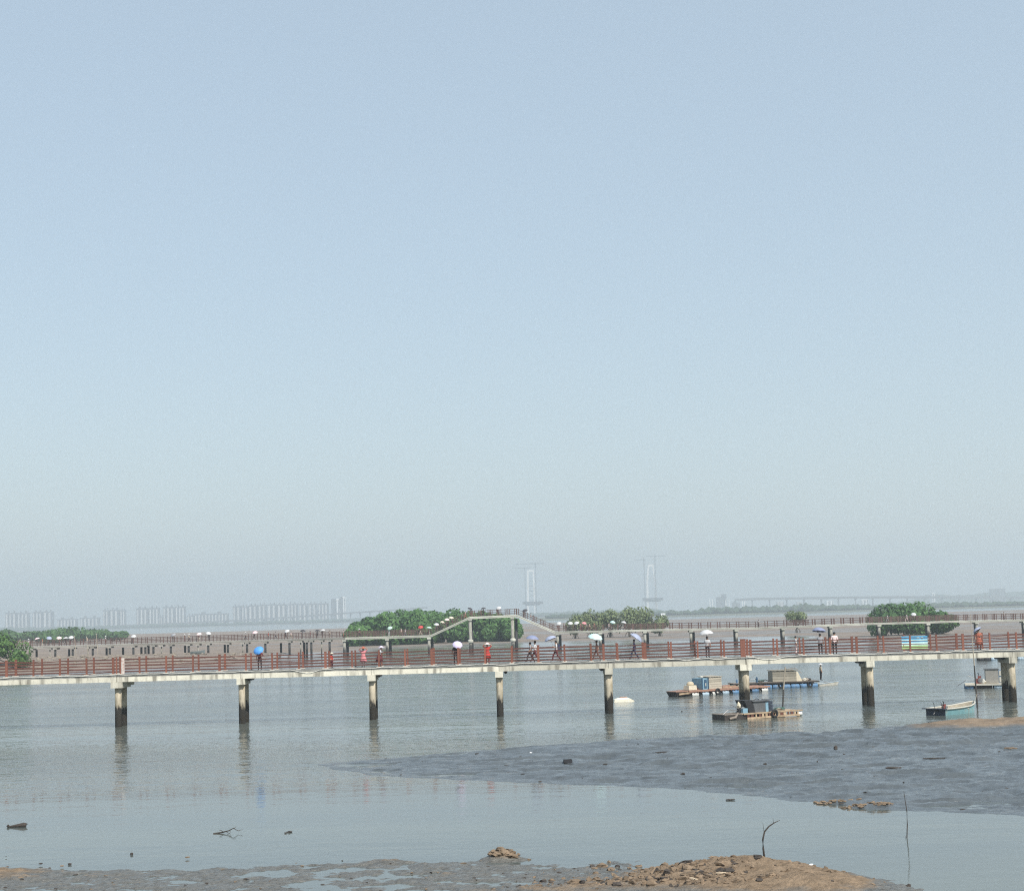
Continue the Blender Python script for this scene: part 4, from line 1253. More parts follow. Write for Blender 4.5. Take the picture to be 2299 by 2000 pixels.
MB().tube([(-h + 0.4, -0.84, 0.10), (-h + 0.9, -0.86, 0.18), (-h + 1.2, -0.8, 0.5)], [0.09, 0.10, 0.06], 7).build('rudder_arm', WOODG, o)
# its bamboo pole
pb, pt = ground(1755, 1598), at(1763, 1497, ground(1755, 1598).y)
o = empty('bamboo_pole', pb, 0, 'upright bamboo pole standing at the wooden raft', 'pole')
d = pt - pb
MB().tube([(0, 0, -0.8), tuple(d * 0.5)], [0.065, 0.055], 8).build('wet_length', BAMBD, o)
MB().tube([tuple(d * 0.503), tuple(d)], [0.055, 0.045], 8).build('dry_length', BAMB, o)
# D: small cabin boat at the right, behind the last pier
p = ground(2209, 1544)
o = empty('cabin_raft', (p.x, p.y, 0), R(-12), 'small raft with a grey cabin and blue float, left of the last pier', 'raft')
MB().box((0.1, 0, 0.40), (3.6, 1.8, 0.07)).build('deck', CREAM, o)
MB().beam((-1.75, -0.92, 0.34), (1.95, -0.92, 0.36), 0.06, 0.14).build('side_beam', WHTP, o)
barrel(o, -1.35, -0.55, BLUEB, 0.75, 0.27, 0.10)
barrel(o, -1.35, 0.55, BLUEB, 0.75, 0.27, 0.10)
MB().box((-0.1, 0, 0.14), (1.6, 1.5, 0.40)).build('float_block', WOODD, o)
barrel(o, 1.3, -0.6, PALEB, 0.9, 0.25, 0.10)
barrel(o, 1.3, 0.6, PALEB, 0.9, 0.25, 0.10)
MB().box((0.75, 0.15, 1.09), (1.15, 1.2, 1.26)).build('cabin', pm('grey_cabin_wall', (0.27, 0.26, 0.235), 0.85, 0.1), o)
MB().box((0.75, 0.15, 1.75), (1.32, 1.36, 0.06)).build('cabin_roof', GRYP, o)
MB().box((1.52, -0.44, 1.06), (0.36, 0.05, 1.2)).build('window_frame', BLUEB, o)
for z in (0.78, 1.36):
    MB().box((1.52, -0.48, z), (0.27, 0.04, 0.48)).build('window_pane', WHTP, o)
engine(o, -0.45, -0.5, 0.44, REDP, 1.25, -1)
MB().lump((-0.05, -0.6, 0.62), (0.28, 0.22, 0.22), 5).build('white_sack', WHTP, o)
# E: the teal open boat
p = ground(2144, 1601)
th = R(40)
o = empty('open_boat', (p.x, p.y, 0), th, 'open wooden boat with faded teal sides, white rim and red engine', 'boat')
def hull_mesh(L_, B, rows):
    m = MB()
    vv, ff = [], []
    st = [(-1.0, 0.92, 0.0), (-0.6, 1.0, 0.0), (-0.1, 1.0, 0.02), (0.35, 0.88, 0.06), (0.7, 0.60, 0.15), (0.92, 0.28, 0.24), (1.0, 0.05, 0.28)]
    for t, w, sh in st:
        for y, z in rows:
            vv.append((t * L_ / 2 * (1 + 0.0), y * w * B / 2, z + (sh if z > 0 else sh * 0.4)))
    n = len(rows)
    for k in range(len(st) - 1):
        for i in range(n - 1):
            ff.append((k * n + i, (k + 1) * n + i, (k + 1) * n + i + 1, k * n + i + 1))
    return m.add(vv, ff)
Lb, Bb = 4.6, 1.8
hull_mesh(Lb, Bb, [(-1.0, 0.44), (-0.92, 0.20), (-0.80, -0.12), (0, -0.2), (0.80, -0.12), (0.92, 0.20), (1.0, 0.44)]).build('side', TEAL, o)
hull_mesh(Lb * 0.985, Bb * 0.95, [(-0.97, 0.44), (-0.80, 0.06), (0, 0.02), (0.80, 0.06), (0.97, 0.44)]).build('inner_skin', pm('boat_inside', (0.33, 0.29, 0.22), 0.8, 0.2), o)
for s in (-1, 1):
    pts = [(t * Lb / 2, s * w * Bb / 2, 0.46 + sh) for t, w, sh in [(-1.0, 0.95, 0.0), (-0.6, 1.03, 0.0), (-0.1, 1.03, 0.02), (0.35, 0.91, 0.06), (0.7, 0.63, 0.15), (0.92, 0.31, 0.24), (1.03, 0.04, 0.28)]]
    MB().tube(pts, 0.06, 6).build('gunwale', WHTP, o, smooth=True)
MB().box((-Lb / 2 - 0.015, 0, 0.14), (0.04, Bb * 0.90, 0.62)).build('transom', NAVY, o)
MB().box((-Lb / 2 - 0.16, 0, 0.47), (0.34, Bb * 1.08, 0.06)).build('stern_shelf', NAVY, o)
for x in (-0.5, 0.5, 1.1):
    MB().box((x, 0, 0.36), (0.2, Bb * (0.9 if x < 1 else 0.62), 0.04)).build('thwart', WHTP, o)
engine(o, -1.45, -0.1, 0.30, REDP, 0.80, -1)
for y in (-0.55, 0.1):
    MB().tube([(-2.25, y, 0.45), (-2.45, y - 0.05, 0.9), (-2.3, y + 0.12, 0.95)], 0.018, 5).build('rod_holder', BLKP, o)
# the tall mooring pole by its bow
pb = ground(2195, 1589)
pt = at(2178, 1378, pb.y)
o = empty('mooring_pole', pb, 0, 'tall thin leaning pole at the bow of the teal boat', 'pole')
d = pt - pb
MB().tube([(0, 0, -0.8), tuple(d * 0.45)], [0.075, 0.05], 8).build('wet_length', BAMBD, o)
MB().tube([tuple(d * 0.452), tuple(d)], [0.048, 0.015], 8).build('tapering_top', BAMB, o)
# F: white foam float
p = ground(1400, 1575)
o = empty('foam_float', (p.x, p.y, 0), R(6), 'small white foam float drifting right of the fifth pier', 'float')
MB().add([(-0.85, -0.4, 0.22), (0.55, -0.4, 0.24), (0.95, -0.05, 0.10), (0.55, 0.4, 0.24), (-0.85, 0.4, 0.22), (-0.95, -0.45, -0.1), (0.65, -0.45, -0.1), (1.0, 0, -0.1), (0.65, 0.45, -0.1), (-0.95, 0.45, -0.1), (-0.5, -0.22, 0.36), (0.35, -0.22, 0.38), (0.35, 0.22, 0.38), (-0.5, 0.22, 0.36)],
    [(0, 5, 6, 1), (1, 6, 7, 2), (2, 7, 8, 3), (3, 8, 9, 4), (4, 9, 5, 0), (0, 1, 11, 10), (1, 2, 11), (2, 3, 12, 11), (3, 4, 13, 12), (4, 0, 10, 13), (10, 11, 12, 13)]).build('foam_block', FOAM, o)
MB().beam((-0.35, -0.1, 0.42), (0.3, 0.05, 0.42), 0.16, 0.06).build('plank', WOODO, o)
# G: raft half hidden under the deck line at the right edge
o, L_ = moor('raft', 2191, 1482, 2330, 1479, 'low raft of black and white floats seen just under the deck at the right edge', 'raft')
h = L_ / 2
planks(o, -h, h, -1.1, 1.1, 0.55, 5, WOODD)
for k in range(9):
    for y in (-0.85, 0.85):
        barrel(o, -h + 0.6 + k * (L_ - 1.2) / 8, y, BLKP if k < 2 else (WHTB if k % 2 else PALEB), 0.8, 0.26, 0.13)
MB().box((-h + 0.8, 0, 0.78), (1.4, 1.4, 0.4)).build('dark_crate', BROWN, o)
# tyres hung as fenders, ropes and net heaps that lie about on the rafts
TYRE = pm('tyre_rubber', (0.02, 0.02, 0.02), 0.8, 0.2)
ROPE = pm('mooring_rope', (0.30, 0.27, 0.21), 0.9, 0.15)
NETG = pm('green_net', (0.05, 0.12, 0.10), 0.95, 0.3, 9, 0.6)
def tyre(o, x, y, z, r=0.24):
    pts = [(x + r * math.cos(a), y, z + r * math.sin(a)) for a in [2 * math.pi * i / 14 for i in range(15)]]
    MB().tube(pts, 0.075, 7, cap=False).build('tyre_fender', TYRE, o, smooth=True)
rafts = [q for q in bpy.data.objects if q.name.startswith('raft')]
for q, L2, yy, xs_ in ((rafts[0], 8.5, -1.12, (-1.0, 2.6)), (rafts[1], 8.6, -1.12, (-2.0, 0.4, 3.4)), (rafts[2], 5.6, -1.0, (0.9,))):
    for x in xs_: tyre(q, x, yy, 0.30)
for q, x, y, z, mt in ((rafts[0], 1.9, 0.1, 0.62, NETG), (rafts[0], 2.7, -0.4, 0.58, ROPE), (rafts[1], -1.2, 0.3, 0.70, NETG), (rafts[1], 3.5, 0.5, 0.70, CREAM), (rafts[2], 2.2, 0.2, 0.52, NETG), (rafts[2], 1.7, -0.4, 0.48, ROPE)):
    MB().lump((x, y, z), (0.42, 0.34, 0.16), int(x * 10 + 50), 0.5).build('net_heap', mt, q)
def rope(label, a, b, sag):
    a, b = Vector(a), Vector(b)
    pts = [tuple(a.lerp(b, i / 14) - Vector((0, 0, sag * math.sin(math.pi * i / 14)))) for i in range(15)]
    prop(MB().tube(pts, 0.016, 5).build('mooring_rope', ROPE), label, 'rope')
pb_ = ground(2195, 1589)
bw = ground(2192, 1592)
rope('slack rope from the teal boat bow to the tall leaning pole', (bw.x - 0.35, bw.y - 0.6, 0.62), (pb_.x, pb_.y, 1.1), 0.15)
pr_ = ground(1755, 1598)
rope('slack rope from the wooden raft to the sixth pier', (pr_.x - 1.2, pr_.y + 0.6, 0.5), (PX[7] + 0.34, YN + 0.1, 1.1), 0.5)
# small grey rowboat on the mud under the left walkway
xb, yb = X(443, 330), 330
o = empty('rowboat', (xb, yb, ground_z(xb, yb) + 0.15), R(4), 'small grey rowing boat lying on the mud under the left far walkway', 'boat')
hull_mesh(2.9, 1.2, [(-1.0, 0.45), (-0.9, 0.15), (-0.6, -0.15), (0, -0.2), (0.6, -0.15), (0.9, 0.15), (1.0, 0.45)]).build('hull', pm('grey_green_hull', (0.14, 0.17, 0.17), 0.7, 0.15), o)
MB().box((-0.3, 0, 0.36), (0.2, 1.0, 0.04)).build('thwart', WOODG, o)
# stakes standing in the left mud
for u, v0, v1, lab in ((216, 1421, 1458, 'tallest thin pale stake leaning in the mud before the left walkway'), (167, 1427, 1452, 'thin pale stake left of the leaning stake'), (194, 1428, 1452, 'thin pale stake right before the leaning stake')):
    y = 338.0
    a, b = at(u + 4, v1, y), at(u, v0, y)
    g = ground_z(a.x, y)
    o = empty('stake', (a.x, y, g), 0, lab, 'stake', 'stakes before the left walkway')
    MB().tube([(0, 0, -0.3), (b.x - a.x, 0, b.z - g)], [0.07, 0.05], 6).build('shaft', BAMB, o)
    MB().tube([(b.x - a.x, 0, b.z - g - 0.25), (b.x - a.x, 0, b.z - g - 0.1)], 0.075, 6).build('tie', WHTP, o)
# ================================================================== PEOPLE
SK = dict(pelvis=(0, 0, .93), waist=(0, 0, 1.07), chest=(0, 0, 1.27), neck=(0, -.005, 1.42), chin=(0, -.015, 1.49), head=(0, -.01, 1.575), crown=(0, 0, 1.635),
          ls=(-.165, 0, 1.365), le=(-.215, .02, 1.10), lw=(-.225, -.05, .87), lh=(-.222, -.075, .79), rs=(.165, 0, 1.365), re=(.215, .02, 1.10), rw=(.225, -.05, .87), rh=(.222, -.075, .79),
          lp=(-.09, 0, .89), lk=(-.10, -.02, .49), la=(-.10, .025, .085), lt=(-.105, -.13, .04), rp=(.09, 0, .89), rk=(.10, -.02, .49), ra=(.10, .025, .085), rt=(.105, -.13, .04))
RAD = dict(pelvis=(.145, .115), waist=(.125, .10), chest=(.155, .11), neck=.052, chin=.07, head=(.082, .095), crown=.06, ls=.066, le=.047, lw=.034, lh=.040, rs=.066, re=.047, rw=.034, rh=.040,
           lp=.092, lk=.060, la=.043, lt=.036, rp=.092, rk=.060, ra=.043, rt=.036)
ED = [('pelvis', 'waist', 1), ('waist', 'chest', 1), ('chest', 'neck', 1), ('neck', 'chin', 0), ('chin', 'head', 0), ('head', 'crown', 4),
      ('chest', 'ls', 1), ('ls', 'le', 1), ('le', 'lw', 0), ('lw', 'lh', 0), ('chest', 'rs', 1), ('rs', 're', 1), ('re', 'rw', 0), ('rw', 'rh', 0),
      ('pelvis', 'lp', 2), ('lp', 'lk', 2), ('lk', 'la', 2), ('la', 'lt', 3), ('pelvis', 'rp', 2), ('rp', 'rk', 2), ('rk', 'ra', 2), ('ra', 'rt', 3)]
POSES = {
    'stand': {},
    'hold': dict(re=(.23, -.03, 1.12), rw=(.13, -.22, 1.22), rh=(.11, -.25, 1.29)),
    'walk': dict(lk=(-.09, -.20, .52), la=(-.09, -.26, .12), lt=(-.09, -.42, .10), rk=(.09, .08, .50), ra=(.09, .33, .14), rt=(.09, .22, .04), le=(-.21, .12, 1.12), lw=(-.21, .12, .88), lh=(-.21, .10, .80), rw=(.21, -.16, .90), rh=(.21, -.2, .83)),
    'walkhold': dict(lk=(-.09, -.20, .52), la=(-.09, -.26, .12), lt=(-.09, -.42, .10), rk=(.09, .08, .50), ra=(.09, .33, .14), rt=(.09, .22, .04), le=(-.21, .12, 1.12), lw=(-.21, .12, .88), lh=(-.21, .10, .80), re=(.23, -.03, 1.12), rw=(.13, -.22, 1.22), rh=(.11, -.25, 1.29)),
    'armsup': dict(le=(-.33, -.05, 1.50), lw=(-.17, -.10, 1.66), lh=(-.12, -.10, 1.70), re=(.33, -.05, 1.50), rw=(.17, -.10, 1.66), rh=(.12, -.10, 1.70)),
    'lean': dict(chest=(0, -.08, 1.25), neck=(0, -.12, 1.39), chin=(0, -.14, 1.46), head=(0, -.15, 1.54), crown=(0, -.14, 1.60), ls=(-.165, -.09, 1.34), rs=(.165, -.09, 1.34), le=(-.24, -.22, 1.14), lw=(-.14, -.42, 1.12), lh=(-.08, -.46, 1.13), re=(.24, -.22, 1.14), rw=(.14, -.42, 1.12), rh=(.08, -.46, 1.13)),
}
BODY = {}
def body(pose):
    """one continuous skinned figure; its faces know which cloth covers them"""
    if pose in BODY: return BODY[pose]
    co = dict(SK); co.update(POSES[pose])
    names = list(co)
    me = bpy.data.meshes.new('figure_' + pose)
    me.from_pydata([co[k] for k in names], [(names.index(a), names.index(b)) for a, b, _ in ED], [])
    ob = bpy.data.objects.new('figure_tmp', me)
    COL.objects.link(ob)
    ob.modifiers.new('Skin', 'SKIN')
    sv = me.skin_vertices[0].data
    for i, k in enumerate(names):
        r = RAD[k]
        sv[i].radius = r if isinstance(r, tuple) else (r, r)
        sv[i].use_root = (k == 'pelvis')
    s = ob.modifiers.new('Sub', 'SUBSURF'); s.levels = 1; s.render_levels = 1
    dg = bpy.context.evaluated_depsgraph_get()
    out = bpy.data.meshes.new_from_object(ob.evaluated_get(dg))
    bpy.data.objects.remove(ob)
    a = np.array([co[e[0]] for e in ED]); b = np.array([co[e[1]] for e in ED]); reg = [e[2] for e in ED]
    for k in range(5): out.materials.append(None)
    for pl in out.polygons:
        c = np.array(pl.center)
        t = np.clip(((c - a) * (b - a)).sum(1) / ((b - a) ** 2).sum(1), 0, 1)
        d = np.linalg.norm(a + (b - a) * t[:, None] - c, axis=1)
        pl.material_index = reg[int(d.argmin())]
        if c[2] > 1.545 and c[1] > -0.035 and reg[int(d.argmin())] in (0, 4): pl.material_index = 4
        pl.use_smooth = True
    BODY[pose] = (out, co)
    return BODY[pose]
def cloth(name, c): return pm('cloth_' + name, c, 0.85, 0.12, 8)
CL = dict(white=(.58, .58, .58), cream=(.65, .58, .46), grey=(.30, .31, .33), black=(.018, .018, .022), dark=(.035, .030, .035), navy=(.03, .04, .09), red=(.52, .05, .04), orange=(.42, .13, .08), pink=(.70, .26, .28), maroon=(.13, .025, .035), brown=(.16, .075, .055), blue=(.08, .30, .72), purple=(.10, .07, .16),
          lavender=(.66, .58, .80), aqua=(.55, .78, .78), teal=(.12, .34, .36), slate=(.34, .38, .50), khaki=(.42, .36, .26), palepink=(.80, .58, .60), blush=(.78, .62, .60), steel=(.22, .25, .38), mint=(.50, .68, .58), straw=(.66, .60, .46))
SKIN, HAIR, SHOE = pm('skin', (.42, .25, .17), 0.6, 0.05, 6), pm('black_hair', (.012, .010, .010), 0.6, 0.1), pm('shoe', (.05, .045, .045), 0.6, 0.2)
hair_me = MB().lathe([(0.0, 0.0), (0.082, 0.0), (0.092, 0.045), (0.082, 0.10), (0.045, 0.135), (0.0, 0.145)], n=12, cap=False).mesh('hair', True)
straw_me = MB().lathe([(0.0, 0.02), (0.27, 0.0), (0.27, 0.012), (0.11, 0.05), (0.10, 0.13), (0.06, 0.155), (0.0, 0.16)], n=16, cap=False).mesh('hat', True)
skirt_me = MB().lathe([(0.15, 1.02), (0.19, 0.86), (0.24, 0.66), (0.285, 0.46), (0.27, 0.46), (0.2, 0.7)], n=16, cap=False).mesh('skirt', True)
pack_me = MB().box((0, 0.19, 1.20), (0.28, 0.15, 0.40), taper=0.85).mesh('backpack')
def person(x, y, z, label, pose='stand', rz=0.0, shirt='white', legs='dark', hat=None, skirt=None, pack=None, h=1.65, group=None):
    me, co = body(pose)
    o = link('person', me, None, None, loc=(x, y, z), rot=(0, 0, rz), scale=(h / 1.68 * 1.14, h / 1.68 * 1.14, h / 1.68))
    for k, mt in enumerate((SKIN, cloth(shirt, CL[shirt]), cloth(legs, CL[legs]), SHOE, HAIR)):
        o.material_slots[k].link = 'OBJECT'
        o.material_slots[k].material = mt
    prop(o, label, 'person', group)
    hd = co['head']
    def extra(nm, mesh, mt, loc):
        c = link(nm, mesh, None, o, loc=loc)
        if not mesh.materials: mesh.materials.append(None)
        c.material_slots[0].link = 'OBJECT'; c.material_slots[0].material = mt
    if hat: extra('hat', straw_me, cloth(hat, CL[hat]), (hd[0], hd[1], hd[2] + 0.035))
    else: extra('hair', hair_me, HAIR, (hd[0], hd[1] + 0.012, hd[2] - 0.005))
    if skirt: extra('skirt', skirt_me, cloth(skirt, CL[skirt]), (0, 0, 0))
    if pack: extra('backpack', pack_me, cloth(pack, CL[pack]), (co['chest'][0], co['chest'][1], co['chest'][2] - 1.27))
    return o
# umbrella: domed canopy of eight gores, ribs, shaft, crook
def canopy_mesh():
    m = MB()
    vv, ff = [(0, 0, 0.0)], []
    N = 32
    for k, (r, z) in enumerate(((0.18, -0.03), (0.33, -0.10), (0.46, -0.21), (0.52, -0.31))):
        for i in range(N):
            a = 2 * math.pi * i / N
            s = abs(math.sin(a * 4))
            rr = r * (1 - (0.07 * s if k == 3 else 0.03 * s * k / 3))
            vv.append((rr * math.cos(a), rr * math.sin(a), z + 0.02 * s * (k / 3)))
    for i in range(N):
        ff.append((0, 1 + i, 1 + (i + 1) % N))
        for k in range(3):
            b = 1 + k * N
            ff.append((b + i, b + N + i, b + N + (i + 1) % N, b + (i + 1) % N))
    return m.add(vv, ff).mesh('canopy', True)
can_me = canopy_mesh()
rib_me = MB()
for i in range(8):
    a = 2 * math.pi * i / 8
    rib_me.tube([(0, 0, -0.02), (0.33 * math.cos(a), 0.33 * math.sin(a), -0.12), (0.51 * math.cos(a), 0.51 * math.sin(a), -0.32)], 0.005, 4)
rib_me = rib_me.mesh('ribs')
shaft_me = MB().tube([(0, 0, 0.07), (0, 0, -0.80)], 0.008, 6).mesh('shaft')
crook_me = MB().tube([(0, 0, -0.80), (0, 0, -0.88), (0.03, 0, -0.92), (0.06, 0, -0.88)], 0.014, 6).mesh('handle')
rib_me.materials.append(STEEL); shaft_me.materials.append(STEEL); crook_me.materials.append(HAIR)
can_me.materials.append(None)
def umbrella(p, colour, label, tx=0.0, ty=0.0, s=1.0, group=None):
    """p: the top of the canopy; tx leans it right, ty away from the camera"""
    o = empty('umbrella', p, 0, label, 'umbrella', group)
    o.rotation_euler = (R(-ty), R(tx), 0)
    o.scale = (s, s, s)
    c = link('canopy', can_me, None, o)
    c.material_slots[0].link = 'OBJECT'
    c.material_slots[0].material = pm('umbrella_' + colour, CL[colour], 0.6, 0.06, 6)
    link('ribs', rib_me, None, o); link('shaft', shaft_me, None, o); link('handle', crook_me, None, o)
    return o
GP, GU = 'people on the near footbridge', 'umbrellas on the near footbridge'
def near(u, label, y=0.5, umb=None, **k):
    yy = YN + y * WB
    xx = X(u, yy)
    rz = k.get('rz', 0.0)
    h = k.get('h', 1.65)
    person(xx, yy, ZD + 0.003, label, group=GP, **k)
    if umb:
        col, lab, tx, ty = umb[:4]
        s = umb[4] if len(umb) > 4 else 1.0
        hx, hy, hz = (.11 * h / 1.68, -.25 * h / 1.68, 1.27 * h / 1.68)
        cx = xx + hx * math.cos(rz) - hy * math.sin(rz)
        cyy = yy + hx * math.sin(rz) + hy * math.cos(rz)
        d = Matrix.Rotation(R(tx), 3, 'Y'); e = Matrix.Rotation(R(-ty), 3, 'X')
        ax = (Matrix.Rotation(R(tx), 3, 'Y') @ Matrix.Rotation(R(-ty), 3, 'X')) @ Vector((0, 0, 1))
        p = Vector((cx, cyy, ZD + hz)) + ax * 0.86 * s
        umbrella(p, col, lab, tx, ty, s, GU)
near(582, 'person in maroon under the bright blue umbrella on the near footbridge', 0.4, ('blue', 'bright blue umbrella tilted towards the viewer on the left of the footbridge', -18, -42, 0.84), pose='hold', shirt='maroon', legs='dark')
near(743, 'small child in red beside the railing, left of the woman in pink', 0.3, pose='stand', shirt='red', legs='maroon', hat='cream', h=1.2, rz=R(60))
near(814, 'woman in a pink dress raising both arms', 0.35, pose='armsup', shirt='pink', legs='palepink', skirt='pink', hat='orange', h=1.58)
near(850, 'woman in a white top, lavender hat and dark red skirt at the railing', 0.45, pose='lean', shirt='white', legs='maroon', skirt='maroon', hat='lavender', h=1.62, rz=R(80))
near(1021, 'person in dark clothes under the lavender umbrella', 0.4, ('lavender', 'pale lavender umbrella tilted towards the viewer over a dark figure', 12, -40, 0.80), pose='hold', shirt='dark', legs='dark')
near(1092, 'woman in a red dress with both hands raised to her white hat', 0.3, pose='armsup', shirt='red', legs='red', skirt='red', hat='blush', h=1.62)
near(1188, 'walker in a grey shirt left of the blue umbrella', 0.45, pose='walk', shirt='grey', legs='dark', rz=R(-85), h=1.6)
near(1199, 'walker in a white shirt under the slate blue umbrella', 0.55, ('steel', 'slate blue umbrella over the two walkers in the middle of the footbridge', 6, 0, 1.05), pose='walkhold', shirt='white', legs='maroon', rz=R(-95), h=1.7)
near(1246, 'walker in a white shirt with a dark backpack and dark trousers', 0.45, ('slate', 'grey blue umbrella tipped left over the walker with a backpack', -20, 5, 1.0), pose='walkhold', shirt='white', legs='maroon', rz=R(-80), pack='navy', h=1.68)
near(1337, 'striding walker in brown under the aqua umbrella', 0.5, ('aqua', 'pale aqua umbrella with a white sheen above the fifth pier', 12, -12, 1.15), pose='walkhold', shirt='brown', legs='brown', rz=R(-90), h=1.6)
near(1421, 'striding walker in dark purple under the grey blue tilted umbrella', 0.5, ('slate', 'grey blue umbrella tilted steeply right over the walker in purple', 38, 0, 1.12), pose='walkhold', shirt='purple', legs='navy', rz=R(-90), h=1.6)
near(1585, 'man in a white shirt and dark trousers under the white umbrella', 0.4, ('white', 'white umbrella over the man left of the stout red post', -4, 0, 1.12), pose='hold', shirt='white', legs='dark', rz=R(150), h=1.68)
near(1783, 'person in white shirt and pale trousers standing by a post', 0.7, pose='stand', shirt='white', legs='blush', h=1.5, rz=R(90))
near(1838, 'person in a grey shirt and black shorts under the navy umbrella', 0.45, ('steel', 'navy blue umbrella over the person in black shorts', 6, 8, 1.1), pose='hold', shirt='grey', legs='black', rz=R(170), h=1.64)
near(1870, 'man in a pale pink shirt and black trousers right of the navy umbrella', 0.45, pose='stand', shirt='blush', legs='black', rz=R(175), h=1.74)
near(2193, 'woman in an orange dress with a dark backpack near the right end', 0.4, ('slate', 'small grey umbrella tilted left over the woman in orange', -30, 15, 0.75), pose='hold', shirt='orange', legs='orange', skirt='orange', pack='dark', h=1.62)
# the fisherman on the blue raft
pf = ground(1836, 1541)
person(X(1836, pf.y), pf.y, 0.61, 'fisherman in a wide white hat and khaki shirt on the raft', 'stand', R(100), 'khaki', 'dark', 'white', h=1.62)
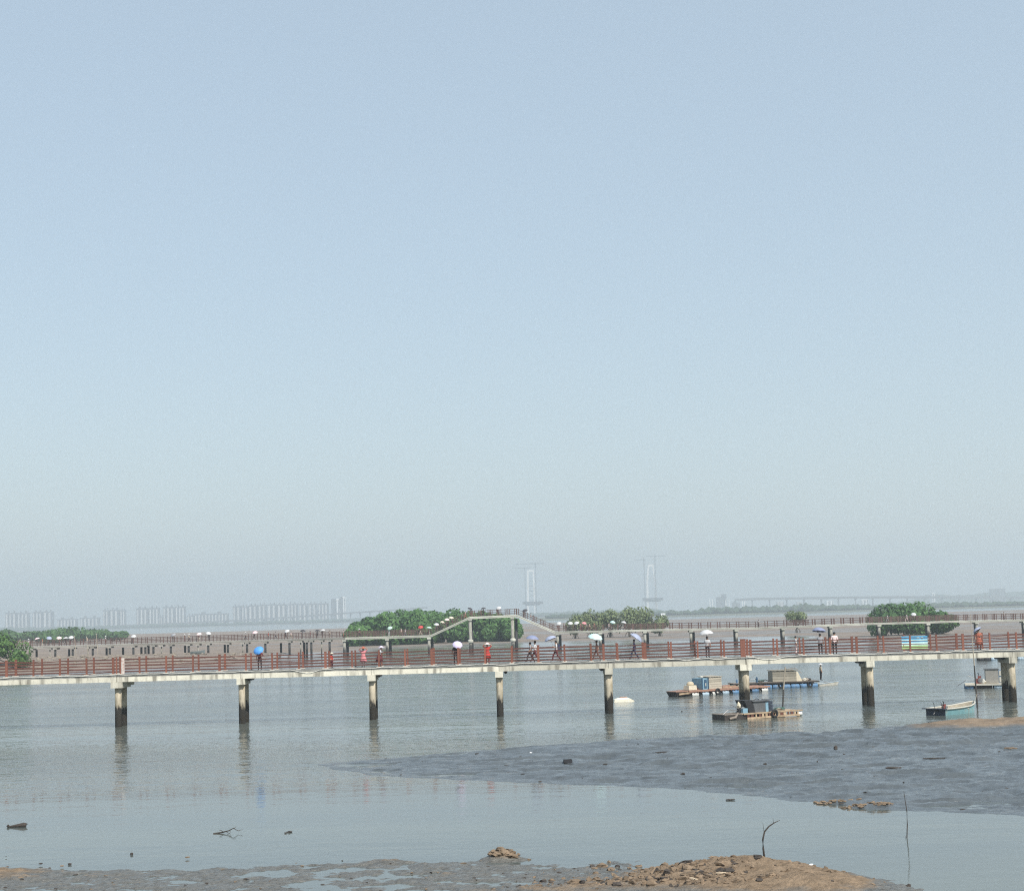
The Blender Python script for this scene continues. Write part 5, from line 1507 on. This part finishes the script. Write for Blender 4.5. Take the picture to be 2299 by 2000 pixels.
# ---- visitors along the far walkway
FG, FU = 'visitors on the far walkway', 'umbrellas on the far walkway'
fl1 = [(xa, 4.15), (X(300, YW), 4.12), (x1, 4.18), (X(965, YW), 4.18), (X(1054, YW), zt - 0.15), (X(1160, YW), zt), (x2, 4.18), (X(1500, YW), 4.05), (X(1700, YW), 3.85), (X(1940, YW), 4.12), (X(2150, YW), 4.1), (x3, 3.75)]
far_people = [
    (45, 'cream', 'khaki', None, 'leftmost visitor on the left far walkway, in cream'), (64, 'white', 'khaki', None, 'visitor in white left of the pink umbrella on the left walkway', 'hat'),
    (83, 'maroon', 'dark', ('palepink', 'leftmost pale pink umbrella on the left walkway'), 'visitor under the leftmost pale pink umbrella'), (95, 'orange', 'cream', None, 'visitor in orange right of the leftmost pink umbrella'),
    (110, 'dark', 'dark', ('slate', 'grey umbrella before the hazy left mangroves'), 'visitor in dark clothes under the grey umbrella, left walkway'), (133, 'maroon', 'maroon', ('blush', 'blush umbrella tilted, left of the two white ones on the left walkway'), 'visitor in maroon under the blush umbrella'),
    (147, 'maroon', 'dark', ('white', 'smaller white umbrella beside the large white one, left walkway'), 'visitor under the smaller white umbrella, left walkway'), (158, 'dark', 'maroon', ('white', 'large white umbrella before the hazy left mangroves'), 'visitor under the large white umbrella, left walkway'),
    (196, 'cream', 'grey', None, 'lone visitor in cream between stakes on the left walkway'), (237, 'white', 'maroon', None, 'visitor in white near the end of the hazy mangrove row', 'hat'),
    (297, 'brown', 'dark', ('white', 'white umbrella just right of the hazy mangrove row'), 'visitor in brown under the white umbrella right of the hazy row'), (388, 'dark', 'dark', ('grey', 'grey umbrella, first right of the long gap on the left walkway'), 'visitor in dark clothes under the grey umbrella after the long gap'),
    (414, 'brown', 'maroon', None, 'visitor in brown, left of a close pair on the left walkway', 'hat'), (424, 'cream', 'dark', None, 'visitor in cream, right of a close pair on the left walkway', 'hat'), (446, 'pink', 'cream', ('blush', 'wide blush umbrella, middle of the left walkway'), 'visitor in pink under the wide blush umbrella'),
    (469, 'dark', 'dark', ('white', 'white umbrella beside the wide blush one on the left walkway'), 'visitor in dark clothes under the white umbrella, middle of left walkway'), (551, 'grey', 'dark', None, 'visitor in grey left of the round pink umbrella', 'hat'),
    (570, 'maroon', 'dark', ('palepink', 'round pale pink umbrella above the blue one of the near footbridge'), 'visitor in maroon under the round pale pink umbrella'), (602, 'red', 'brown', None, 'visitor in red, right half of the left walkway'), (618, 'grey', 'navy', None, 'visitor in grey striding, right half of the left walkway'),
    (641, 'purple', 'dark', ('white', 'white umbrella tilted left, right half of the left walkway'), 'visitor in purple under the white tilted umbrella'), (653, 'blush', 'khaki', None, 'visitor in blush beside the white tilted umbrella'),
    (678, 'white', 'black', ('dark', 'small black umbrella over a visitor in white'), 'visitor in white shirt and black trousers under a black umbrella'), (696, 'maroon', 'maroon', None, 'visitor in maroon between the two black umbrellas'),
    (712, 'white', 'dark', ('dark', 'black umbrella beside the big white one, end of the left walkway'), 'visitor in white under the black umbrella at the end'), (723, 'dark', 'dark', ('white', 'big white umbrella near the end of the left walkway'), 'visitor under the big white umbrella near the end'),
    (740, 'cream', 'khaki', None, 'visitor in cream near the left end of the big clump'), (771, 'blush', 'orange', None, 'visitor in blush at the foot of the big clump'),
    (806, 'maroon', 'dark', None, 'visitor with a white hat on the flat before the ramp', 'hat'), (873, 'mint', 'white', ('mint', 'mint umbrella on the flat before the ramp'), 'visitor in mint under the mint umbrella'), (900, 'blush', 'khaki', None, 'visitor in blush on the flat before the ramp'), (909, 'white', 'grey', None, 'visitor in white next to the one in blush before the ramp'),
    (943, 'red', 'cream', ('red', 'red umbrella near the foot of the ramp'), 'visitor in red under the red umbrella'), (963, 'mint', 'white', ('mint', 'mint umbrella at the very foot of the ramp'), 'visitor under the mint umbrella at the foot of the ramp'),
    (979, 'grey', 'dark', ('white', 'lowest white umbrella on the ramp'), 'visitor under the lowest white umbrella on the ramp'), (992, 'brown', 'dark', ('cream', 'cream umbrella halfway up the ramp'), 'visitor under the cream umbrella halfway up'), (1003, 'maroon', 'dark', ('blush', 'blush umbrella above the cream one on the ramp'), 'visitor under the blush umbrella on the ramp'),
    (1014, 'cream', 'brown', ('cream', 'highest cream umbrella on the ramp'), 'visitor in cream under the highest ramp umbrella'), (1045, 'blush', 'orange', None, 'visitor in blush at the top of the ramp'), (1057, 'white', 'brown', ('dark', 'dark umbrella at the top of the ramp'), 'visitor in white under the dark umbrella at the top'),
    (1086, 'dark', 'dark', ('dark', 'dark umbrella on the level top of the arch'), 'visitor in dark clothes on the level top of the arch'), (1117, 'maroon', 'maroon', ('white', 'white umbrella on the level top of the arch'), 'visitor in maroon under the white umbrella on the arch'), (1176, 'white', 'dark', ('dark', 'dark umbrella on the descending ramp'), 'visitor in white on the descending ramp'),
    (1192, 'white', 'grey', None, 'visitor in white, lower on the descending ramp'), (1252, 'red', 'maroon', ('white', 'white umbrella at the foot of the descending ramp'), 'visitor in red under the white umbrella at the foot'), (1265, 'brown', 'dark', None, 'visitor in brown, second after the descending ramp'), (1278, 'white', 'dark', ('white', 'left one of two white umbrellas before the pale trees'), 'visitor under the left of two white umbrellas'),
    (1290, 'black', 'dark', ('white', 'right one of two white umbrellas before the pale trees'), 'visitor in black under the right of two white umbrellas'), (1303, 'pink', 'maroon', None, 'visitor in pink left of the red umbrella'), (1310, 'red', 'maroon', ('pink', 'reddish pink umbrella before the pale trees'), 'visitor in red under the reddish pink umbrella'), (1316, 'white', 'maroon', None, 'visitor in white right of the red umbrella'),
    (1323, 'cream', 'brown', None, 'visitor in cream before the pale trees'), (1333, 'orange', 'brown', None, 'visitor in orange before the pale trees'), (1366, 'blush', 'grey', None, 'visitor in blush left of the aqua umbrella'), (1374, 'teal', 'dark', ('aqua', 'aqua umbrella before the pale trees'), 'visitor in teal under the aqua umbrella'), (1401, 'dark', 'dark', ('white', 'rightmost white umbrella before the pale trees'), 'visitor in dark clothes under the rightmost white umbrella'),
    (1702, 'white', 'dark', None, 'lone visitor in white left of the lone small mangrove'), (1991, 'white', 'grey', None, 'visitor in white, left before the broad dark tree'), (2034, 'white', 'blush', None, 'visitor in white beside the umbrella before the broad dark tree'), (2048, 'brown', 'dark', ('white', 'white umbrella before the broad dark tree'), 'visitor under the white umbrella before the broad tree'), (2252, 'white', 'dark', None, 'lone visitor in white near the right picture edge, far walkway')]
rf = random.Random(11)
for e in far_people:
    u, sh, lg, um, lab = e[:5]
    yy = YW + rf.uniform(0.6, 1.8)
    xx = X(u, yy)
    zz = deck_z(xx, fl1) + 0.003
    pose = ('walkhold' if rf.random() < 0.6 else 'hold') if um else rf.choice(['stand', 'walk', 'walk'])
    hh = rf.uniform(1.55, 1.75)
    person(xx, yy, zz, lab, pose, R(rf.choice([-90, 90, -80, 100, 20])), sh, lg, 'white' if len(e) > 5 else None, h=hh, group=FG)
    if um:
        umbrella((xx + rf.uniform(-.1, .25), yy - 0.25, zz + hh + 0.25), um[0], um[1], rf.uniform(-22, 22), rf.uniform(-30, 5), 1.15, FU)

# ================================================================== DRIFT AND DEBRIS
CLOD = pm('mud_clod', (0.19, 0.138, 0.092), 0.95, 0.35, 3.0, 0.4)
CLODD = pm('dark_clod', (0.055, 0.045, 0.038), 0.9, 0.35, 3.0, 0.4)
CLODF = pm('far_rubble', (0.26, 0.22, 0.17), 0.95, 0.35, 1.0)
def nz(x, y): return float(near_z(np.array([[x]]), np.array([[y]]))[0, 0])
def bz(x, y): return float(bar_z(np.array([[x]]), np.array([[y]]))[0, 0])
rc = random.Random(21)
cl, cd = MB(), MB()
k = 0
while k < 900:                                   # clods on the near mound and along its foot
    u, v = rc.uniform(1150, 2020), rc.uniform(1932, 2000)
    p = ground(u, v)
    dens = math.exp(-(((u - 1545) / 130) ** 2)) * (v > 1942) + 0.3 * (v > 1978) * (u < 1650) + 0.05
    if rc.random() > dens: continue
    z = nz(p.x, p.y)
    if z < 0.01: continue
    s = 0.018 + 0.10 * rc.random() ** 3
    (cl if rc.random() < 0.78 else cd).lump((p.x, p.y, z + s * 0.02), (s * rc.uniform(1, 1.6), s, s * rc.uniform(0.7, 1.15)), k, 0.5)
    k += 1
for k in range(150):                             # scattered scraps over the rest of the near bank
    u, v = rc.uniform(-20, 1500), rc.uniform(1925, 2005)
    p = ground(u, v)
    z = nz(p.x, p.y)
    if z < 0.0: continue
    s = rc.uniform(0.015, 0.045)
    (cl if rc.random() < 0.5 else cd).lump((p.x, p.y, z + s * 0.2), (s * rc.uniform(1, 2.4), s, s * 0.6), 900 + k, 0.45)
for k in range(46):                              # the little heap
    a, q = rc.uniform(0, 6.28), rc.random() ** 0.6
    x, y = _m3.x + 0.05 + 0.55 * q * math.cos(a), _m3.y + 0.3 * q * math.sin(a)
    s = rc.uniform(0.05, 0.11)
    cl.lump((x, y, max(nz(x, y), 0) + s * 0.4 + 0.16 * (1 - q)), (s * 1.3, s, s * 0.8), 1300 + k, 0.45)
for k in range(70):                              # brown lumps on the lower edge of the bar
    c = _c2 if k < 45 else _c3
    x, y = c.x + rc.gauss(0, 0.5), c.y + rc.gauss(0, 0.16)
    s = rc.uniform(0.03, 0.08)
    cl.lump((x, y, max(bz(x, y), 0) + s * 0.35), (s * 1.6, s, s * 0.8), 1500 + k, 0.45)
prop(cl.build('mud_clods', CLOD), kind='stuff'); prop(cd.build('dark_mud_clods', CLODD), kind='stuff')
cb = MB()
for k in range(110):                             # scraps on the bar
    u, v = rc.uniform(760, 2299), rc.uniform(1645, 1828)
    p = ground(u, v)
    z = bz(p.x, p.y)
    if z < 0.02: continue
    s = rc.uniform(0.02, 0.05) * (2 if rc.random() < 0.06 else 1)
    cb.lump((p.x, p.y, z + s * 0.2), (s * rc.uniform(1, 3.0), s, s * 0.6), 2000 + k, 0.45)
for k in range(120):                             # a line of them along the water's far edge
    u = rc.uniform(1380, 2299)
    v = float(np.interp(u, [1342, 1500, 1700, 1900, 2050, 2150, 2299], [1677, 1671, 1661, 1656, 1650, 1645, 1638])) + rc.uniform(-1, 5)
    p = ground(u, v)
    s = rc.uniform(0.03, 0.10)
    cb.lump((p.x, p.y, max(bz(p.x, p.y), 0) + s * 0.2), (s * rc.uniform(1, 2.4), s, s * 0.6), 2600 + k, 0.45)
prop(cb.build('bar_scraps', CLODD), kind='stuff')
cf = MB()
for k in range(420):                             # rubble along the left bank behind the near railing
    u = rc.uniform(20, 780)
    D = rc.uniform(285, 338)
    x = X(u, D)
    z = ground_z(x, D)
    if z < 0.3: continue
    s = rc.uniform(0.10, 0.32)
    cf.lump((x, D, z + s * 0.2), (s * 1.6, s, s * 0.55), 3000 + k, 0.45)
prop(cf.build('bank_rubble', CLODF), kind='stuff')

# floating log at the left
p = ground(40, 1856)
o = empty('driftwood_log', (p.x, p.y, 0.02), R(4), 'short dark log floating near the left picture edge', 'log')
MB().tube([(-0.36, 0, 0.0), (-0.1, 0, 0.03), (0.25, 0, 0.06), (0.33, 0, 0.05)], [0.035, 0.06, 0.10, 0.09], 9).build('trunk', CLODD, o)
MB().tube([(0.3, 0, 0.05), (0.40, 0.02, 0.10)], [0.02, 0.012], 5).build('stub', CLODD, o)
MB().lump((-0.38, 0, 0.03), (0.06, 0.05, 0.07), 3).build('knot', CLODD, o)
p = ground(508, 1870)
o = empty('drift_branch', (p.x, p.y, 0), 0, 'forked leafless branch lying in the shallow water at left', 'branch')
MB().tube([(-0.5, 0, 0.0), (-0.15, 0.05, 0.04), (0.1, 0, 0.10), (0.28, 0, 0.19), (0.36, 0.02, 0.13)], [0.03, 0.028, 0.022, 0.016, 0.01], 6).build('limb', CLODD, o)
for q in (((-0.1, 0.03, 0.04), (-0.2, 0, 0.12), (-0.28, 0, 0.13)), ((0.15, 0, 0.11), (0.16, -0.1, -0.02)), ((0.28, 0, 0.18), (0.45, 0.05, 0.08), (0.62, 0.1, 0.12)), ((0.3, 0, 0.17), (0.36, 0.1, 0.24)), ((0.0, 0.02, 0.06), (0.22, -0.15, -0.03))):
    MB().tube(q, [0.012] * (len(q) - 1) + [0.005], 5).build('twig', CLODD, o)
for u, v, sx, sy, sz, lab, nm, mt in (
    (296, 1918, .055, .055, .05, 'single round dark stone in the shallows at left', 'stone', CLODD), (650, 1868, .10, .06, .05, 'dark mud lump, right one of a pair in the shallows', 'mud_lump', CLODD), (641, 1870, .045, .04, .035, 'smaller dark mud lump, left one of the pair in the shallows', 'mud_lump', CLODD),
    (1877, 1700, .13, .11, .13, 'dark rounded lump standing on the mud bar', 'mud_lump', CLODD), (1534, 1746, .12, .07, .05, 'small dark lump near the lower edge of the mud bar', 'mud_lump', CLODD), (1634, 1681, .13, .09, .07, 'dark lump near the upper edge of the mud bar', 'mud_lump', CLODD),
    (2040, 1990, .09, .06, .05, 'small dark stone in the water at the bottom right', 'stone', CLODD), (1531, 1597, .09, .05, .04, 'tiny dark drift lump on the open water left of the wooden raft', 'drift_lump', CLODD), (2075, 1651, .11, .08, .09, 'left one of two dark lumps at the brown crest', 'mud_lump', CLODD), (2086, 1650, .09, .08, .10, 'right one of two dark lumps at the brown crest', 'mud_lump', CLODD)):
    p = ground(u, v)
    z = max(bz(p.x, p.y) if p.y > 55 else nz(p.x, p.y), 0.0) if p.y < 104 else 0.0
    prop(MB().lump((0, 0, sz * 0.5), (sx, sy, sz), int(u), 0.35).build(nm, mt, loc=(p.x, p.y, z)), lab, nm.replace('_', ' '))
def slab(u, v, L_, w, t, rz, lab, nm, mt, cat):
    p = ground(u, v)
    z = max(bz(p.x, p.y) if p.y > 55 else nz(p.x, p.y), 0.0)
    o = MB()
    r = random.Random(int(u))
    n = 6
    pts = [(-L_ / 2 + L_ * i / n, r.uniform(-.02, .02), t * 0.5 + r.uniform(0, t * 0.6)) for i in range(n + 1)]
    o.tube(pts, [w * (0.4 + 0.6 * math.sin(math.pi * (i + 0.6) / (n + 1))) for i in range(n + 1)], 6)
    return prop(o.build(nm, mt, loc=(p.x, p.y, z), rot=(0, 0, R(rz))), lab, cat)
slab(2007, 1740, 0.75, 0.06, 0.06, 5, 'dark driftwood piece lying on the mud bar at right', 'driftwood', CLODD, 'driftwood')
slab(2098, 1718, 1.1, 0.035, 0.03, -4, 'thin dark branch lying flat on the mud bar at right', 'driftwood', CLODD, 'driftwood')
slab(1488, 1705, 0.8, 0.035, 0.03, 8, 'thin dark stick lying in the middle of the mud bar', 'driftwood', CLODD, 'driftwood')
slab(1640, 1796, 0.4, 0.035, 0.03, -3, 'short dark stick in the calm water below the mud bar', 'driftwood', CLODD, 'driftwood')
slab(2270, 1697, 0.7, 0.06, 0.05, 3, 'brown driftwood on the mud bar near the right edge', 'driftwood', CLOD, 'driftwood')
slab(1640, 1945, 0.85, 0.035, 0.05, 12, 'dark weathered branch lying on the crest of the near mound', 'driftwood', CLODD, 'driftwood')
PALE = pm('pale_bleached_wood', (0.52, 0.42, 0.30), 0.85, 0.2, 3.0)
slab(1625, 1991, 0.42, 0.03, 0.03, 3, 'pale bleached stick at the bottom edge of the near mound', 'driftwood', PALE, 'driftwood')
slab(1556, 1994, 0.30, 0.05, 0.03, -35, 'pale curved bark piece at the bottom edge of the near mound', 'driftwood', PALE, 'driftwood')
slab(2215, 1645, 0.9, 0.05, 0.04, 0, 'pale plank on the upper edge of the brown crest at right', 'driftwood', PALE, 'driftwood')
slab(2270, 1642, 0.8, 0.05, 0.04, 4, 'pale plank nearest the right edge on the brown crest', 'driftwood', PALE, 'driftwood')
p = ground(1275, 1722)
o = empty('crate', (p.x, p.y, max(bz(p.x, p.y), 0)), R(6), 'black plastic crate stranded on the mud bar', 'crate')
for dx, dy, sx, sy in ((0, -.15, .44, .025), (0, .15, .44, .025), (-.21, 0, .025, .28), (.21, 0, .025, .28)):
    MB().box((dx, dy, 0.07), (sx, sy, 0.17)).build('side_panel', BLKP, o)
MB().box((0, 0, 0.0), (0.42, 0.28, 0.02)).build('bottom_panel', BLKP, o)
p = ground(1343, 1678)
o = empty('foam_scrap', (p.x, p.y, max(bz(p.x, p.y), 0.0) + 0.02), R(-12), 'bright white foam scrap at the upper edge of the mud bar', 'foam scrap')
MB().add([(-.32, -.06, 0), (.1, -.08, 0), (.36, 0, .03), (.1, .08, 0), (-.3, .06, 0), (-.26, -.03, .12), (.08, -.05, .09), (.08, .05, .09), (-.26, .04, .12)], [(0, 1, 6, 5), (1, 2, 6), (2, 3, 7, 6), (3, 4, 8, 7), (4, 0, 5, 8), (5, 6, 7, 8), (4, 3, 2, 1, 0)]).build('foam_piece', pm('clean_foam', (.85, .85, .85), 0.8, 0.04), o)
for u, v, lab in ((1192, 1704, 'small white scrap, right one on the left half of the mud bar'), (1148, 1703, 'small white scrap, left one on the left half of the mud bar'), (1822, 1972, 'small white shell on the right slope of the near mound')):
    p = ground(u, v)
    z = max(bz(p.x, p.y) if p.y > 55 else nz(p.x, p.y), 0)
    prop(MB().lump((0, 0, .03), (.09, .05, .04), int(u)).build('white_scrap', pm('clean_foam', (.85, .85, .85), 0.8, 0.04), loc=(p.x, p.y, z)), lab, 'scrap')
# the bent stick on the near mound
D = ground(1719, 1964).y
g = nz(ground(1719, 1964).x, D)
pts = [at(u, v, D) for u, v in ((1719, 1966), (1715, 1940), (1714, 1920), (1718, 1902), (1728, 1890), (1740, 1882), (1753, 1876))]
b0 = Vector((pts[0].x, D, g))
o = empty('bent_stick', b0, 0, 'bent bare stick stuck upright in the near mound', 'stick')
sh = g - pts[0].z
rel = [tuple(q - b0 + Vector((0, 0, sh))) for q in pts]
rel[0] = (rel[0][0], 0, -0.15)
MB().tube(rel, [0.034, 0.030, 0.028, 0.024, 0.022, 0.016, 0.007], 7).build('stem', CLODD, o, smooth=True)
for (a, b) in (((1717, 1903), (1714, 1882)), ((1738, 1884), (1737, 1872))):
    A, B = at(*a, D) - b0 + Vector((0, 0, sh)), at(*b, D) - b0 + Vector((0, 0, sh))
    MB().tube([tuple(A), tuple(B)], [0.008, 0.004], 5).build('twig', CLODD, o)
# the thin reed standing in the calm water
b0 = ground(2036, 1880)
D = b0.y
o = empty('thin_stake', b0, 0, 'very thin upright stick standing in the calm water at right', 'stick')
rel = [tuple(at(u, v, D) - b0) for u, v in ((2036, 1884), (2037, 1850), (2036, 1820), (2032, 1795), (2029, 1775))]
MB().tube([(rel[0][0], 0, -0.3)] + rel, [0.02, 0.019, 0.018, 0.016, 0.012, 0.006], 6).build('stem', CLODD, o)
MB().tube([rel[0], (rel[0][0] - 0.06, 0, 0.08)], [0.01, 0.004], 5).build('twig', CLODD, o)
# ------------------------------------------------------------------ haze: the air itself
hz = bpy.data.materials.new('haze_air')
hz.use_nodes = True
hnt = hz.node_tree
hnt.nodes.clear()
ho = hnt.nodes.new('ShaderNodeOutputMaterial')
hv = hnt.nodes.new('ShaderNodeVolumePrincipled')
hv.inputs['Color'].default_value = (0.885, 0.955, 1.0, 1)
hv.inputs['Density'].default_value = 0.00034
hv.inputs['Anisotropy'].default_value = 0.33
hv.inputs['Density Attribute'].default_value = ''
hv.inputs['Temperature Attribute'].default_value = ''
hnt.links.new(hv.outputs[0], ho.inputs['Volume'])
hb = MB().box((0, 3400, 99), (11600, 9400, 206))
prop(hb.build('haze', hz), kind='stuff')
